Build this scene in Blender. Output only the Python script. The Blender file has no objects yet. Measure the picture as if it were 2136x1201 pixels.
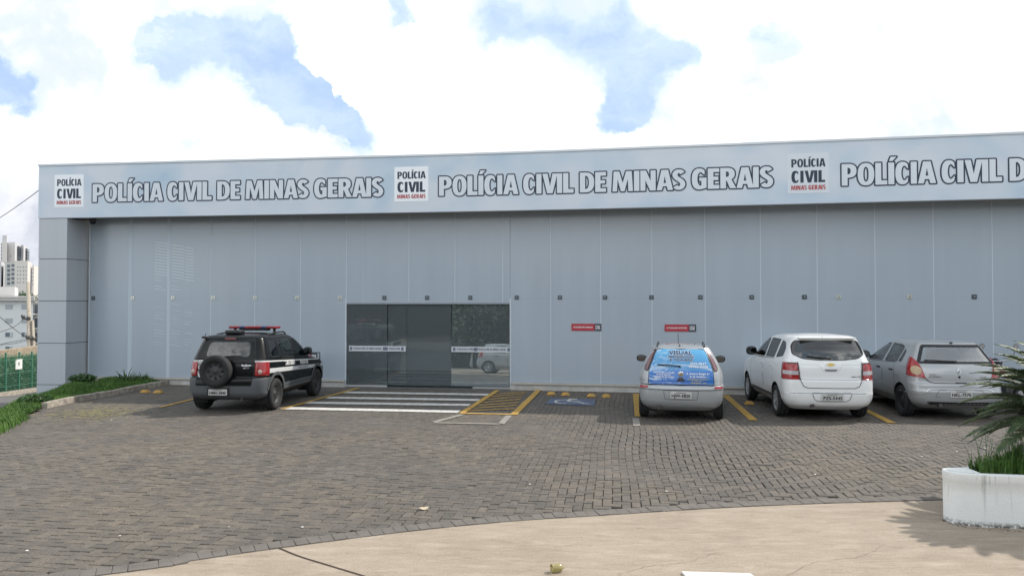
import bpy, bmesh, math, random
import numpy as np
from mathutils import Vector, Matrix
from mathutils.bvhtree import BVHTree

R = math.radians
SC = bpy.context.scene
COL = SC.collection
rng = random.Random(7)

# ------------------------------------------------------------------ camera
CAM_H, FPX, PITCH = 2.25, 1600.0, R(1.235)
cd = bpy.data.cameras.new('camera')
cd.sensor_width = 36.0
cd.lens = FPX / 2136.0 * 36.0
cd.clip_end = 6000
cam = bpy.data.objects.new('camera', cd)
cam.location = (0, 0, CAM_H)
cam.rotation_euler = (R(90) + PITCH, 0, 0)
COL.objects.link(cam)
SC.camera = cam

# ------------------------------------------------------------------ light
SUN_TO = Vector((0.90, 0.42, 1.04)).normalized()          # direction towards the sun
SUN_EL = math.asin(SUN_TO.z)
SUN_AZ = math.atan2(SUN_TO.x, SUN_TO.y)
sl = bpy.data.lights.new('sun', 'SUN')
sl.energy = 3.4
sl.angle = R(1.2)
sl.color = (1.0, 0.94, 0.85)
sun = bpy.data.objects.new('sun', sl)
sun.rotation_euler = (-SUN_TO).to_track_quat('-Z', 'Y').to_euler()
sun.location = (30, 20, 40)
COL.objects.link(sun)

SC.view_settings.view_transform = 'Standard'
SC.view_settings.look = 'None'
SC.view_settings.exposure = 0.38
SC.view_settings.gamma = 1.0
SC.cycles.use_denoising = True
SC.cycles.max_bounces = 8
SC.cycles.transparent_max_bounces = 16

world = bpy.data.worlds.new('World')
SC.world = world
world.use_nodes = True


class NT:
    """small helper round a node tree"""
    def __init__(s, tree):
        s.t = tree; s.n = tree.nodes; s.l = tree.links
    def new(s, typ, **kw):
        nd = s.n.new(typ)
        for k, v in kw.items():
            setattr(nd, k, v)
        return nd
    def put(s, sock, v):
        if v is None: return
        if isinstance(v, bpy.types.NodeSocket): s.l.new(v, sock)
        else:
            if isinstance(v, (tuple, list)) and len(v) == 3 and sock.type == 'RGBA': v = (*v, 1)
            sock.default_value = v
    def m(s, op, a, b=None, c=None, clamp=False):
        nd = s.new('ShaderNodeMath', operation=op, use_clamp=clamp)
        s.put(nd.inputs[0], a); s.put(nd.inputs[1], b); s.put(nd.inputs[2], c)
        return nd.outputs[0]
    def vm(s, op, a, b=None, out=0):
        nd = s.new('ShaderNodeVectorMath', operation=op)
        s.put(nd.inputs[0], a); s.put(nd.inputs[1], b)
        return nd.outputs[out]
    def mix(s, f, a, b, blend='MIX'):
        nd = s.new('ShaderNodeMix', data_type='RGBA', blend_type=blend)
        s.put(nd.inputs[0], f); s.put(nd.inputs[6], a); s.put(nd.inputs[7], b)
        return nd.outputs[2]
    def noise(s, vec, scale=5, detail=3, rough=.5, out=0, dist=0):
        nd = s.new('ShaderNodeTexNoise')
        s.put(nd.inputs['Vector'], vec)
        nd.inputs['Scale'].default_value = scale; nd.inputs['Detail'].default_value = detail
        nd.inputs['Roughness'].default_value = rough; nd.inputs['Distortion'].default_value = dist
        return nd.outputs[out]
    def rng(s, v, a, b, c=0., d=1., smooth=False):
        nd = s.new('ShaderNodeMapRange')
        if smooth: nd.interpolation_type = 'SMOOTHSTEP'
        s.put(nd.inputs[0], v)
        for i, q in enumerate((a, b, c, d)): nd.inputs[i + 1].default_value = q
        return nd.outputs[0]
    def scale(s, vec, sx, sy, sz):
        nd = s.new('ShaderNodeMapping'); s.put(nd.inputs[0], vec)
        nd.inputs['Scale'].default_value = (sx, sy, sz)
        return nd.outputs[0]


def ray(px, py):
    """world direction (y = 1 forward, roughly) through a pixel of the 2136 x 1201 photograph"""
    a, b = (px - 1068.0) / FPX, (600.5 - py) / FPX
    c, s_ = math.cos(PITCH), math.sin(PITCH)
    return Vector((a, c - b * s_, s_ + b * c))


def atz(px, py, z=0.0):
    d = ray(px, py); t = (z - CAM_H) / d.z
    return Vector((0, 0, CAM_H)) + d * t


def aty(px, py, Y):
    d = ray(px, py)
    return Vector((0, 0, CAM_H)) + d * (Y / d.y)


def build_world():
    W = NT(world.node_tree)
    W.n.clear()
    out = W.new('ShaderNodeOutputWorld'); bg = W.new('ShaderNodeBackground')
    W.l.new(bg.outputs[0], out.inputs[0])
    bg.inputs[1].default_value = 0.1
    sky = W.new('ShaderNodeTexSky', sky_type='NISHITA')
    sky.sun_disc = False; sky.sun_elevation = SUN_EL; sky.sun_rotation = SUN_AZ
    sky.air_density = 1.2; sky.dust_density = 1.5; sky.ozone_density = 1.5
    tc = W.new('ShaderNodeTexCoord')
    d = W.vm('NORMALIZE', tc.outputs['Generated'])
    warp = W.noise(d, 9, 5, .62, out=1)
    wv = W.vm('SUBTRACT', warp, (.5, .5, .5))
    sc = W.new('ShaderNodeVectorMath', operation='SCALE'); W.l.new(wv, sc.inputs[0]); sc.inputs[3].default_value = .10
    dw = W.vm('ADD', d, sc.outputs[0])
    # openings of blue between the clouds: (px, py, half width in px, strength)
    holes = [(330, 112, 42, 1), (395, 92, 48, 1), (470, 75, 42, .7), (520, 118, 48, .9), (570, 100, 36, 1),
             (585, 160, 40, 1.1), (600, 205, 44, 1.15), (655, 232, 34, .9), (700, 262, 32, .9), (742, 290, 30, .8), (775, 315, 26, .6),
             (2, 128, 32, .75), (1020, 62, 38, .9), (1090, 48, 46, .9), (1170, 52, 50, 1), (1245, 72, 50, 1), (1310, 110, 54, 1.1), (1370, 112, 50, .9),
             (1335, 165, 48, .9), (1310, 215, 40, .8), (1270, 250, 30, .7), (1420, 140, 44, .6), (1580, 95, 44, .55), (1620, 85, 38, .5),
             (830, 12, 34, .7), (640, 5, 40, .55), (40, 235, 46, .26), (1960, 262, 40, .3), (1060, 25, 40, .5),
             (2600, 150, 240, .7)]
    tot = None
    for (px, py, r, s_) in holes:
        c = ray(px, py).normalized()
        dist = W.vm('DISTANCE', dw, tuple(c), out=1)
        g = W.m('MULTIPLY', W.m('POWER', 2.718, W.m('MULTIPLY', W.m('POWER', W.m('DIVIDE', dist, r / FPX * .95), 2.0), -.75)), s_)
        tot = g if tot is None else W.m('ADD', tot, g)
    # the rest of the sky behind the camera: broken cloud
    sep = W.new('ShaderNodeSeparateXYZ'); W.l.new(d, sep.inputs[0])
    back = W.rng(sep.outputs[1], .35, -.1)
    n_back = W.rng(W.noise(d, 2.2, 5, .6), .48, .62)
    tot = W.m('ADD', tot, W.m('MULTIPLY', back, n_back))
    fine = W.noise(d, 30, 6, .65)
    tot = W.m('ADD', tot, W.m('MULTIPLY', W.m('SUBTRACT', fine, .5), .45))
    for vs_, va in ((17, .55), (40, .32)):
        vo = W.new('ShaderNodeTexVoronoi'); vo.feature = 'SMOOTH_F1'; vo.inputs['Scale'].default_value = vs_; vo.inputs['Smoothness'].default_value = .25
        W.l.new(dw, vo.inputs['Vector'])
        tot = W.m('ADD', tot, W.m('MULTIPLY', W.m('SUBTRACT', vo.outputs['Distance'], .48), va))
    soft = W.rng(W.noise(d, 4.5, 3, .5), .40, .60, .12, 1.05)          # crisp cumulus rims here, thin veils there
    edge = W.m('DIVIDE', W.m('SUBTRACT', tot, .36), soft, clamp=True)
    veil = W.rng(W.noise(W.scale(dw, 1, 1, 2.2), 6.5, 5, .62), .36, .66, 1.0, .30)
    blue = W.m('MULTIPLY', edge, veil)
    # cloud brightness: bright towards the sun, a little lavender shading low at the left
    nz = W.noise(dw, 7, 5, .55)
    shade = W.rng(nz, .47, .68)
    low = W.rng(sep.outputs[0], -.43, -.50)
    lowz = W.rng(sep.outputs[2], .20, .11)
    grey = W.m('MULTIPLY', W.m('MULTIPLY', low, lowz), W.rng(nz, .35, .6, .35, 1.0))
    cloud = W.mix(shade, (10.5, 10.5, 10.4), (6.5, 7.0, 7.4))
    cloud = W.mix(grey, cloud, (4.7, 5.0, 5.9))
    # duller cloud bases overhead, a bright white horizon behind the camera
    cloud = W.mix(W.rng(sep.outputs[2], .60, .82), cloud, (5.2, 5.7, 6.4))
    bk = W.m('MULTIPLY', W.rng(sep.outputs[1], .1, -.5), W.rng(sep.outputs[2], .82, .60))
    cloud = W.mix(bk, cloud, (17.2, 17.8, 18.3))
    skyc = W.mix(.85, sky.outputs[0], (4.35, 5.75, 8.3))
    cloud = W.mix(W.m('MULTIPLY', W.rng(tot, .02, .36, smooth=True), W.rng(W.noise(dw, 3.2, 4, .6), .40, .60)), cloud, (6.5, 7.25, 7.75))
    fringe = W.mix(W.rng(blue, 0, .40), cloud, (6.0, 7.2, 8.0))
    col = W.mix(W.rng(blue, .25, .95), fringe, skyc)
    W.l.new(col, bg.inputs[0])


build_world()

# ------------------------------------------------------------------ materials
MATS = {}


def mat(name, col, rough=.6, metal=0., coat=0., spec=.5, var=0., vscale=4., bump=0., bscale=40., emit=None, stretch=None, alpha=None, col2=None):
    if name in MATS: return MATS[name]
    m = bpy.data.materials.new(name); m.use_nodes = True
    t = NT(m.node_tree); b = t.n['Principled BSDF']
    b.inputs['Roughness'].default_value = rough
    b.inputs['Metallic'].default_value = metal
    b.inputs['Coat Weight'].default_value = coat
    b.inputs['Coat Roughness'].default_value = .04
    b.inputs['Specular IOR Level'].default_value = spec
    tc = t.new('ShaderNodeTexCoord')
    v = tc.outputs['Object']
    if stretch: v = t.scale(v, *stretch)
    if var or col2:
        n = t.noise(v, vscale, 4, .6)
        if col2:
            c = t.mix(t.rng(n, .38, .62), col, col2)
        else:
            c = t.mix(n, tuple(x * (1 - var) for x in col), tuple(min(1, x * (1 + var)) for x in col))
        t.l.new(c, b.inputs['Base Color'])
    else:
        b.inputs['Base Color'].default_value = (*col, 1)
    if bump:
        bn = t.new('ShaderNodeBump'); bn.inputs['Strength'].default_value = bump; bn.inputs['Distance'].default_value = .01
        t.l.new(t.noise(v, bscale, 4, .6), bn.inputs['Height'])
        t.l.new(bn.outputs[0], b.inputs['Normal'])
    if emit:
        b.inputs['Emission Color'].default_value = (*emit[0], 1); b.inputs['Emission Strength'].default_value = emit[1]
    MATS[name] = m
    return m


def glass_mat(name, tint, refl=.12, rough=.03, rtint=(1, 1, 1)):
    """window glass: tinted see-through with a fresnel mirror on top"""
    if name in MATS: return MATS[name]
    m = bpy.data.materials.new(name); m.use_nodes = True
    t = NT(m.node_tree); t.n.clear()
    out = t.new('ShaderNodeOutputMaterial')
    tr = t.new('ShaderNodeBsdfTransparent'); tr.inputs[0].default_value = (*tint, 1)
    gl = t.new('ShaderNodeBsdfGlossy'); gl.inputs['Roughness'].default_value = rough; gl.inputs[0].default_value = (*rtint, 1)
    fr = t.new('ShaderNodeLayerWeight'); fr.inputs[0].default_value = .35
    f = t.m('ADD', t.m('MULTIPLY', fr.outputs[0], .75), refl, clamp=True)
    mx = t.new('ShaderNodeMixShader')
    t.l.new(f, mx.inputs[0]); t.l.new(tr.outputs[0], mx.inputs[1]); t.l.new(gl.outputs[0], mx.inputs[2])
    t.l.new(mx.outputs[0], out.inputs[0])
    MATS[name] = m
    return m


def pane_haze(m, amount, col):
    """sky glare and dust put into a pale diffuse layer on a pane"""
    t = NT(m.node_tree); out = next(n for n in t.n if n.type == 'OUTPUT_MATERIAL'); src = out.inputs[0].links[0].from_socket
    df = t.new('ShaderNodeBsdfDiffuse'); df.inputs[0].default_value = (*col, 1)
    mx = t.new('ShaderNodeMixShader'); mx.inputs[0].default_value = amount
    t.l.new(src, mx.inputs[1]); t.l.new(df.outputs[0], mx.inputs[2]); t.l.new(mx.outputs[0], out.inputs[0])
    return m


def paver_mat():
    m = bpy.data.materials.new('concrete pavers'); m.use_nodes = True
    t = NT(m.node_tree); b = t.n['Principled BSDF']
    o = t.new('ShaderNodeTexCoord').outputs['Object']
    rnd = t.new('ShaderNodeNewGeometry').outputs['Random Per Island']
    cr = t.new('ShaderNodeValToRGB'); t.l.new(rnd, cr.inputs[0])
    el = cr.color_ramp.elements
    el[0].color = (.069, .064, .060, 1); el[1].color = (.101, .093, .085, 1)
    for p, c in ((.35, (.079, .073, .068)), (.7, (.090, .083, .077)), (.93, (.099, .088, .080))):
        q = el.new(p); q.color = (*c, 1)
    big = t.noise(o, .30, 5, .6)
    col = t.mix(t.rng(big, .36, .66), cr.outputs[0], t.mix(1.0, cr.outputs[0], (1.28, 1.22, 1.10), 'MULTIPLY'))
    med = t.noise(o, 5, 6, .72); fine = t.noise(o, 55, 4, .7)
    col = t.mix(t.rng(med, .32, .72), t.mix(1.0, col, (.80, .80, .82), 'MULTIPLY'), t.mix(1.0, col, (1.30, 1.26, 1.18), 'MULTIPLY'))
    col = t.mix(t.rng(fine, .40, .70, 0, .75), t.mix(1.0, col, (.82, .82, .82), 'MULTIPLY'), t.mix(1.0, col, (1.75, 1.68, 1.58), 'MULTIPLY'))
    sand = t.m('MULTIPLY', t.rng(t.noise(o, .55, 6, .72), .55, .70), t.rng(t.noise(o, 9, 4, .7), .40, .62, .1, .75))
    col = t.mix(sand, col, (.170, .155, .138))
    oil = t.rng(t.noise(o, .8, 3, .5), .66, .74, 0, .5)
    col = t.mix(oil, col, (.05, .046, .043))
    t.l.new(col, b.inputs['Base Color'])
    t.l.new(t.rng(med, .3, .7, .62, .85), b.inputs['Roughness'])
    bn = t.new('ShaderNodeBump'); bn.inputs['Strength'].default_value = .7; bn.inputs['Distance'].default_value = .008
    t.l.new(t.m('ADD', fine, t.m('MULTIPLY', t.noise(o, 16, 3, .6), .8)), bn.inputs['Height']); t.l.new(bn.outputs[0], b.inputs['Normal'])
    return m


def lay_pavers(poly):
    """herringbone of separate rough pavers, each a little tilted and off level"""
    c, gap, ch = .106, .0022, .006
    r = random.Random(101); V, F = [], []
    th = R(-8); ct, st = math.cos(th), math.sin(th)
    N = 260
    for i in range(-N, N):
        for j in range(-70, N):
            k = (i - j) % 4
            if k == 0: u0, v0, du, dv = i, j, 2, 1
            elif k == 3: u0, v0, du, dv = i, j, 1, 2
            else: continue
            uc, vc = (u0 + du / 2) * c, (v0 + dv / 2) * c
            x, y = uc * ct - vc * st, uc * st + vc * ct
            x += .022 * math.sin(y * .9 + .6 * x) + .015 * math.sin(x * 2.3 + 1.1 * y); y += .022 * math.sin(x * .8 - .5 * y) + .014 * math.sin(y * 2.1 + .7 * x)
            if y < 4 or y > 22.5 or abs(x) > .74 * y + 3.2 or not in_poly(x, y, poly): continue
            far = min(1., max(0., (y - 12.6) / 1.2))
            zt = -.004 - .004 * far + r.uniform(-.005, .004) * (1 - .75 * far)
            tx, ty = r.gauss(0, .017) * (1 - .7 * far), r.gauss(0, .017) * (1 - .7 * far)
            a = th + r.gauss(0, .018); ca, sa = math.cos(a), math.sin(a)
            g = gap * r.uniform(.5, 1.7)
            hu, hv = du * c / 2 - g, dv * c / 2 - g
            n0 = len(V)
            for (iu, dz) in ((0, -.05), (0, -.008), (ch, 0)):
                for (su, sv) in ((-1, -1), (1, -1), (1, 1), (-1, 1)):
                    u, v = su * (hu - iu), sv * (hv - iu)
                    V.append((x + u * ca - v * sa, y + u * sa + v * ca, zt + dz + u * tx + v * ty))
            for q in range(4):
                p = (q + 1) % 4
                F.append((n0 + q, n0 + p, n0 + 4 + p, n0 + 4 + q)); F.append((n0 + 4 + q, n0 + 4 + p, n0 + 8 + p, n0 + 8 + q))
            F.append((n0 + 8, n0 + 9, n0 + 10, n0 + 11))
    me = bpy.data.meshes.new('parking_lot'); me.from_pydata(V, [], F); me.materials.append(paver_mat())
    return tag(link(bpy.data.objects.new('parking_lot', me)), kind='structure')


def concrete_mat(name, c0, c1, c2, rough=.85):
    m = bpy.data.materials.new(name); m.use_nodes = True
    t = NT(m.node_tree); b = t.n['Principled BSDF']
    tc = t.new('ShaderNodeTexCoord'); o = tc.outputs['Object']
    n1 = t.noise(o, .8, 6, .65); n2 = t.noise(t.scale(o, 1.5, 6, 1), 1.2, 6, .7); n3 = t.noise(o, 70, 3, .6)
    c = t.mix(t.rng(n1, .35, .68), c0, c1)
    c = t.mix(t.rng(n2, .48, .70, 0, .85), c, c2)
    n4 = t.noise(t.scale(o, .9, 3.2, 1), 2.1, 7, .75, dist=.6)
    c = t.mix(t.rng(n4, .50, .70, 0, .75), c, t.mix(1.0, c, (.70, .66, .63), 'MULTIPLY'))
    c = t.mix(t.rng(n3, .42, .68, 0, .55), t.mix(1.0, c, (1.12, 1.12, 1.10), 'MULTIPLY'), t.mix(1.0, c, (.66, .63, .60), 'MULTIPLY'))
    n5 = t.noise(t.scale(o, 4, 16, 1), 1.6, 6, .75)
    c = t.mix(t.rng(n5, .52, .68, 0, .6), c, t.mix(1.0, c, (.76, .74, .72), 'MULTIPLY'))
    spots = t.rng(t.noise(o, 9, 2, .5), .70, .78, 0, .5)
    c = t.mix(spots, c, tuple(x * .62 for x in c0))
    t.l.new(c, b.inputs['Base Color']); b.inputs['Roughness'].default_value = rough
    bn = t.new('ShaderNodeBump'); bn.inputs['Strength'].default_value = .35; bn.inputs['Distance'].default_value = .01
    t.l.new(t.m('ADD', t.noise(o, 5, 6, .7), t.m('MULTIPLY', n3, .4)), bn.inputs['Height']); t.l.new(bn.outputs[0], b.inputs['Normal'])
    return m


# ------------------------------------------------------------------ object helpers
def link(o, parent=None):
    COL.objects.link(o)
    if parent is not None: o.parent = parent
    return o


def tag(o, label=None, cat=None, group=None, kind=None):
    if label: o['label'] = label
    if cat: o['category'] = cat
    if group: o['group'] = group
    if kind: o['kind'] = kind
    return o


def empty(name, loc=(0, 0, 0), rz=0., label=None, cat=None, group=None, kind=None):
    o = bpy.data.objects.new(name, None)
    o.location = loc; o.rotation_euler = (0, 0, rz); o.empty_display_size = .2
    link(o)
    return tag(o, label, cat, group, kind)


def obj(name, bm, mats, parent=None, smooth=False):
    me = bpy.data.meshes.new(name)
    bm.to_mesh(me); bm.free()
    for m in (mats if isinstance(mats, (list, tuple)) else [mats]): me.materials.append(m)
    if smooth:
        me.polygons.foreach_set('use_smooth', [True] * len(me.polygons))
    o = bpy.data.objects.new(name, me)
    return link(o, parent)


def struct(name, bm, mats, smooth=False):
    return tag(obj(name, bm, mats, None, smooth), kind='structure')


def box(bm, c, s, rz=0., bev=0., mi=0, tilt=None):
    """a box of size s centred at c, optionally bevelled and turned"""
    b2 = bmesh.new()
    bmesh.ops.create_cube(b2, size=1.0)
    bmesh.ops.scale(b2, vec=s, verts=b2.verts)
    if bev: bmesh.ops.bevel(b2, geom=list(b2.edges), offset=bev, segments=2, affect='EDGES', profile=.6)
    M = Matrix.Translation(c) @ Matrix.Rotation(rz, 4, 'Z')
    if tilt: M = M @ tilt
    bmesh.ops.transform(b2, matrix=M, verts=b2.verts)
    merge(bm, b2, mi)


def merge(bm, b2, mi=None):
    vs = [bm.verts.new(v.co) for v in b2.verts]
    b2.verts.index_update()
    for f in b2.faces:
        try:
            nf = bm.faces.new([vs[v.index] for v in f.verts]); nf.smooth = f.smooth
            nf.material_index = f.material_index if mi is None else mi
        except ValueError: pass
    b2.free()


def quad(bm, pts, mi=0):
    f = bm.faces.new([bm.verts.new(p) for p in pts]); f.material_index = mi
    return f


def tube(bm, pts, r, n=8, mi=0, taper=None, cap=True):
    pts = [Vector(p) for p in pts]
    rings = []
    for k, p in enumerate(pts):
        d = (pts[min(k + 1, len(pts) - 1)] - pts[max(k - 1, 0)]).normalized()
        a = d.cross(Vector((0, 0, 1)))
        if a.length < 1e-4: a = d.cross(Vector((1, 0, 0)))
        a.normalize(); b_ = d.cross(a)
        rr = r if taper is None else r * (1 + (taper - 1) * k / (len(pts) - 1))
        rings.append([bm.verts.new(p + a * (rr * math.cos(2 * math.pi * q / n)) + b_ * (rr * math.sin(2 * math.pi * q / n))) for q in range(n)])
    for k in range(len(rings) - 1):
        for q in range(n):
            f = bm.faces.new((rings[k][q], rings[k][(q + 1) % n], rings[k + 1][(q + 1) % n], rings[k + 1][q])); f.material_index = mi; f.smooth = True
    if cap:
        for rg in (rings[0], rings[-1]):
            f = bm.faces.new(rg); f.material_index = mi


def lathe(bm, prof, axis='x', c=(0, 0, 0), n=40, mi=0):
    """profile of (along axis, radius)"""
    c = Vector(c); rings = []
    for (a, r) in prof:
        rg = []
        for q in range(n):
            th = 2 * math.pi * q / n
            u, v = r * math.cos(th), r * math.sin(th)
            rg.append(bm.verts.new(c + Vector((a, u, v) if axis == 'x' else ((u, a, v) if axis == 'y' else (u, v, a)))))
        rings.append(rg)
    for k in range(len(rings) - 1):
        for q in range(n):
            f = bm.faces.new((rings[k][q], rings[k][(q + 1) % n], rings[k + 1][(q + 1) % n], rings[k + 1][q])); f.material_index = mi; f.smooth = True
    return rings


def blob(bm, c, s, sub=2, mi=0, sq=1.0, M=None):
    """rounded lump (superellipsoid when sq < 1)"""
    b2 = bmesh.new()
    bmesh.ops.create_icosphere(b2, subdivisions=sub, radius=1.0)
    for v in b2.verts:
        co = v.co
        if sq != 1.0: co = Vector([math.copysign(abs(q) ** sq, q) for q in co])
        v.co = Vector((co.x * s[0], co.y * s[1], co.z * s[2]))
    for f in b2.faces: f.smooth = True
    if M is not None: bmesh.ops.transform(b2, matrix=M, verts=b2.verts)
    bmesh.ops.translate(b2, vec=c, verts=b2.verts)
    merge(bm, b2, mi)


def roundpoly(pts, r, n=4):
    out = []
    N = len(pts)
    for k in range(N):
        p0, p, p1 = (Vector(pts[(k - 1) % N]), Vector(pts[k]), Vector(pts[(k + 1) % N]))
        rk = r[k] if isinstance(r, (list, tuple)) else r
        a, b_ = (p0 - p), (p1 - p)
        q = min(rk, a.length * .45, b_.length * .45)
        if q < 1e-4: out.append(tuple(p)); continue
        A, B = p + a.normalized() * q, p + b_.normalized() * q
        for s in range(n + 1):
            u = s / n
            out.append(tuple(A * (1 - u) ** 2 + p * 2 * u * (1 - u) + B * u * u))
    return out


def catmull(pts, n=8, closed=True):
    P = [Vector(p) for p in pts]; N = len(P); out = []
    for k in range(N if closed else N - 1):
        g = lambda q: P[q % N] if closed else P[max(0, min(N - 1, q))]
        p0, p1, p2, p3 = g(k - 1), g(k), g(k + 1), g(k + 2)
        for s in range(n):
            t = s / n
            out.append(.5 * ((2 * p1) + (p2 - p0) * t + (2 * p0 - 5 * p1 + 4 * p2 - p3) * t * t + (3 * p1 - p0 - 3 * p2 + p3) * t ** 3))
    if not closed: out.append(P[-1].copy())
    return out


def in_poly(x, y, poly):
    c = False; n = len(poly); j = n - 1
    for i in range(n):
        xi, yi = poly[i]; xj, yj = poly[j]
        if (yi > y) != (yj > y) and x < (xj - xi) * (y - yi) / (yj - yi + 1e-12) + xi: c = not c
        j = i
    return c


# ------------------------------------------------------------------ lettering
def curve_mesh(c):
    o = bpy.data.objects.new('tmp', c)
    COL.objects.link(o)
    dg = bpy.context.evaluated_depsgraph_get()
    me = bpy.data.meshes.new_from_object(o.evaluated_get(dg))
    V = [tuple(v.co) for v in me.vertices]; F = [tuple(p.vertices) for p in me.polygons]
    bpy.data.objects.remove(o); bpy.data.curves.remove(c); bpy.data.meshes.remove(me)
    return V, F


def plain_text(body, w=None, h=1.0, bold=.02, spacing=1.0):
    """built-in sans; cap height h, total width w; centred on (0, 0)"""
    c = bpy.data.curves.new('t', 'FONT'); c.body = body; c.offset = bold; c.size = 1.0; c.space_character = spacing
    c.resolution_u = 3
    V, F = curve_mesh(c)
    xs = [v[0] for v in V]; x0, x1 = min(xs), max(xs)
    k = h / .70
    sx = k if w is None else w / (x1 - x0)
    return [((v[0] - (x0 + x1) / 2) * sx, (v[1] - .34) * k) for v in V], F


def arc(cx, cy, rx, ry, a0, a1, n=12, e=2.4):
    out = []
    for s in range(n + 1):
        a = R(a0 + (a1 - a0) * s / n)
        ca, sa = math.cos(a), math.sin(a)
        out.append((cx + rx * math.copysign(abs(ca) ** (2 / e), ca), cy + ry * math.copysign(abs(sa) ** (2 / e), sa)))
    return out


S_, H_ = .235, .185           # heavy condensed capitals: stem and bar weights at cap height 1


def glyph(ch):
    w = .3
    if ch == 'I': w = S_; return w, [[(0, 0), (w, 0), (w, 1), (0, 1)]]
    if ch == 'Í':
        w = S_; return w, [[(0, 0), (w, 0), (w, 1), (0, 1)], [(.03, 1.07), (.17, 1.07), (.33, 1.26), (.10, 1.26)]]
    if ch == 'L': w = .47; return w, [[(0, 0), (w, 0), (w, H_ + .01), (S_, H_ + .01), (S_, 1), (0, 1)]]
    if ch == 'E':
        w = .48; return w, [[(0, 0), (w, 0), (w, H_), (S_, H_), (S_, .42), (w - .04, .42), (w - .04, .42 + H_ - .02), (S_, .42 + H_ - .02), (S_, 1 - H_), (w, 1 - H_), (w, 1), (0, 1)]]
    if ch in 'PR':
        w = .60 if ch == 'P' else .63; lo = .36 if ch == 'P' else .40
        bw = .60
        bowl = arc(bw * .45, (1 + lo) / 2, bw * .55, (1 - lo) / 2, -90, 90, 12)
        if ch == 'P': out = [(0, 0), (S_, 0), (S_, lo)] + bowl + [(0, 1)]
        else: out = [(0, 0), (S_, 0), (S_, .37), (.27, .37), (.40, 0), (w + .03, 0), (.46, .43)] + bowl[3:] + [(0, 1)]
        hy0, hy1 = lo + H_ - .03, 1 - H_ + .01
        hole = [(S_, hy0), (S_, hy1)] + arc(bw * .40, (hy0 + hy1) / 2, bw * .60 - S_, (hy1 - hy0) / 2, 90, -90, 8)
        return w, [out, hole]
    if ch == 'O':
        w = .66
        return w, [arc(w / 2, .5, w / 2, .515, 0, 352, 30), arc(w / 2, .5, w / 2 - S_ + .01, .515 - H_ + .01, 352, 0, 24)]
    if ch == 'D':
        w = .64
        return w, [[(0, 0)] + arc(w * .40, .5, w * .60, .5, -90, 90, 14) + [(0, 1)],
                   [(S_, H_ - .02), (S_, 1 - H_ + .02)] + arc(w * .38, .5, w * .62 - S_, .5 - H_ + .02, 90, -90, 10)]
    if ch == 'C': w = .56; return w, [arc(w / 2, .5, w / 2, .515, 46, 314, 26) + [(.50, .315)] + arc(.355, .5, .12, .335, 305, 55, 20, 2.1) + [(.50, .685)]]
    if ch == 'G':
        w = .63; o = arc(w / 2, .5, w / 2, .515, 48, 282, 24)
        return w, [o + [(w - .01, .06), (w - .01, .56), (w * .50, .56), (w * .50, .40), (w - S_ + .01, .40), (w - S_ + .01, .19)] + arc(.37, .5, .135, .33, 275, 55, 20, 2.1) + [(.54, .69)]]
    if ch == 'A':
        w = .70
        return w, [[(0, 0), (.225, 0), (.265, .19), (.435, .19), (.475, 0), (w, 0), (.495, 1), (.205, 1)], [(.295, .35), (.35, .70), (.405, .35)]]
    if ch == 'V': w = .68; return w, [[(.215, 0), (.465, 0), (w, 1), (.455, 1), (.345, .36), (.235, 1), (0, 1)]]
    if ch == 'N': w = .66; return w, [[(0, 0), (.215, 0), (.215, .52), (.42, 0), (w, 0), (w, 1), (w - .215, 1), (w - .215, .48), (.24, 1), (0, 1)]]
    if ch == 'M':
        w = .90; return w, [[(0, 0), (.20, 0), (.225, .62), (.37, 0), (.53, 0), (.675, .62), (.70, 0), (w, 0), (w - .055, 1), (.60, 1), (.45, .42), (.30, 1), (.055, 1)]]
    if ch == 'S':
        w = .54
        ctr = arc(.27, .735, .165, .18, 25, 180, 10, 2.0) + [(.115, .68), (.16, .60), (.27, .51), (.385, .42), (.425, .34)] + arc(.27, .265, .165, .18, 10, -152, 10, 2.0)
        L, Rr = [], []
        for k, p in enumerate(ctr):
            a, b_ = ctr[max(0, k - 1)], ctr[min(len(ctr) - 1, k + 1)]
            dx, dy = b_[0] - a[0], b_[1] - a[1]; q = math.hypot(dx, dy)
            hw = .085 + .025 * abs(dy) / q
            L.append((p[0] - dy / q * hw, p[1] + dx / q * hw)); Rr.append((p[0] + dy / q * hw, p[1] - dx / q * hw))
        return w, [L + Rr[::-1]]
    return w, []


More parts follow.
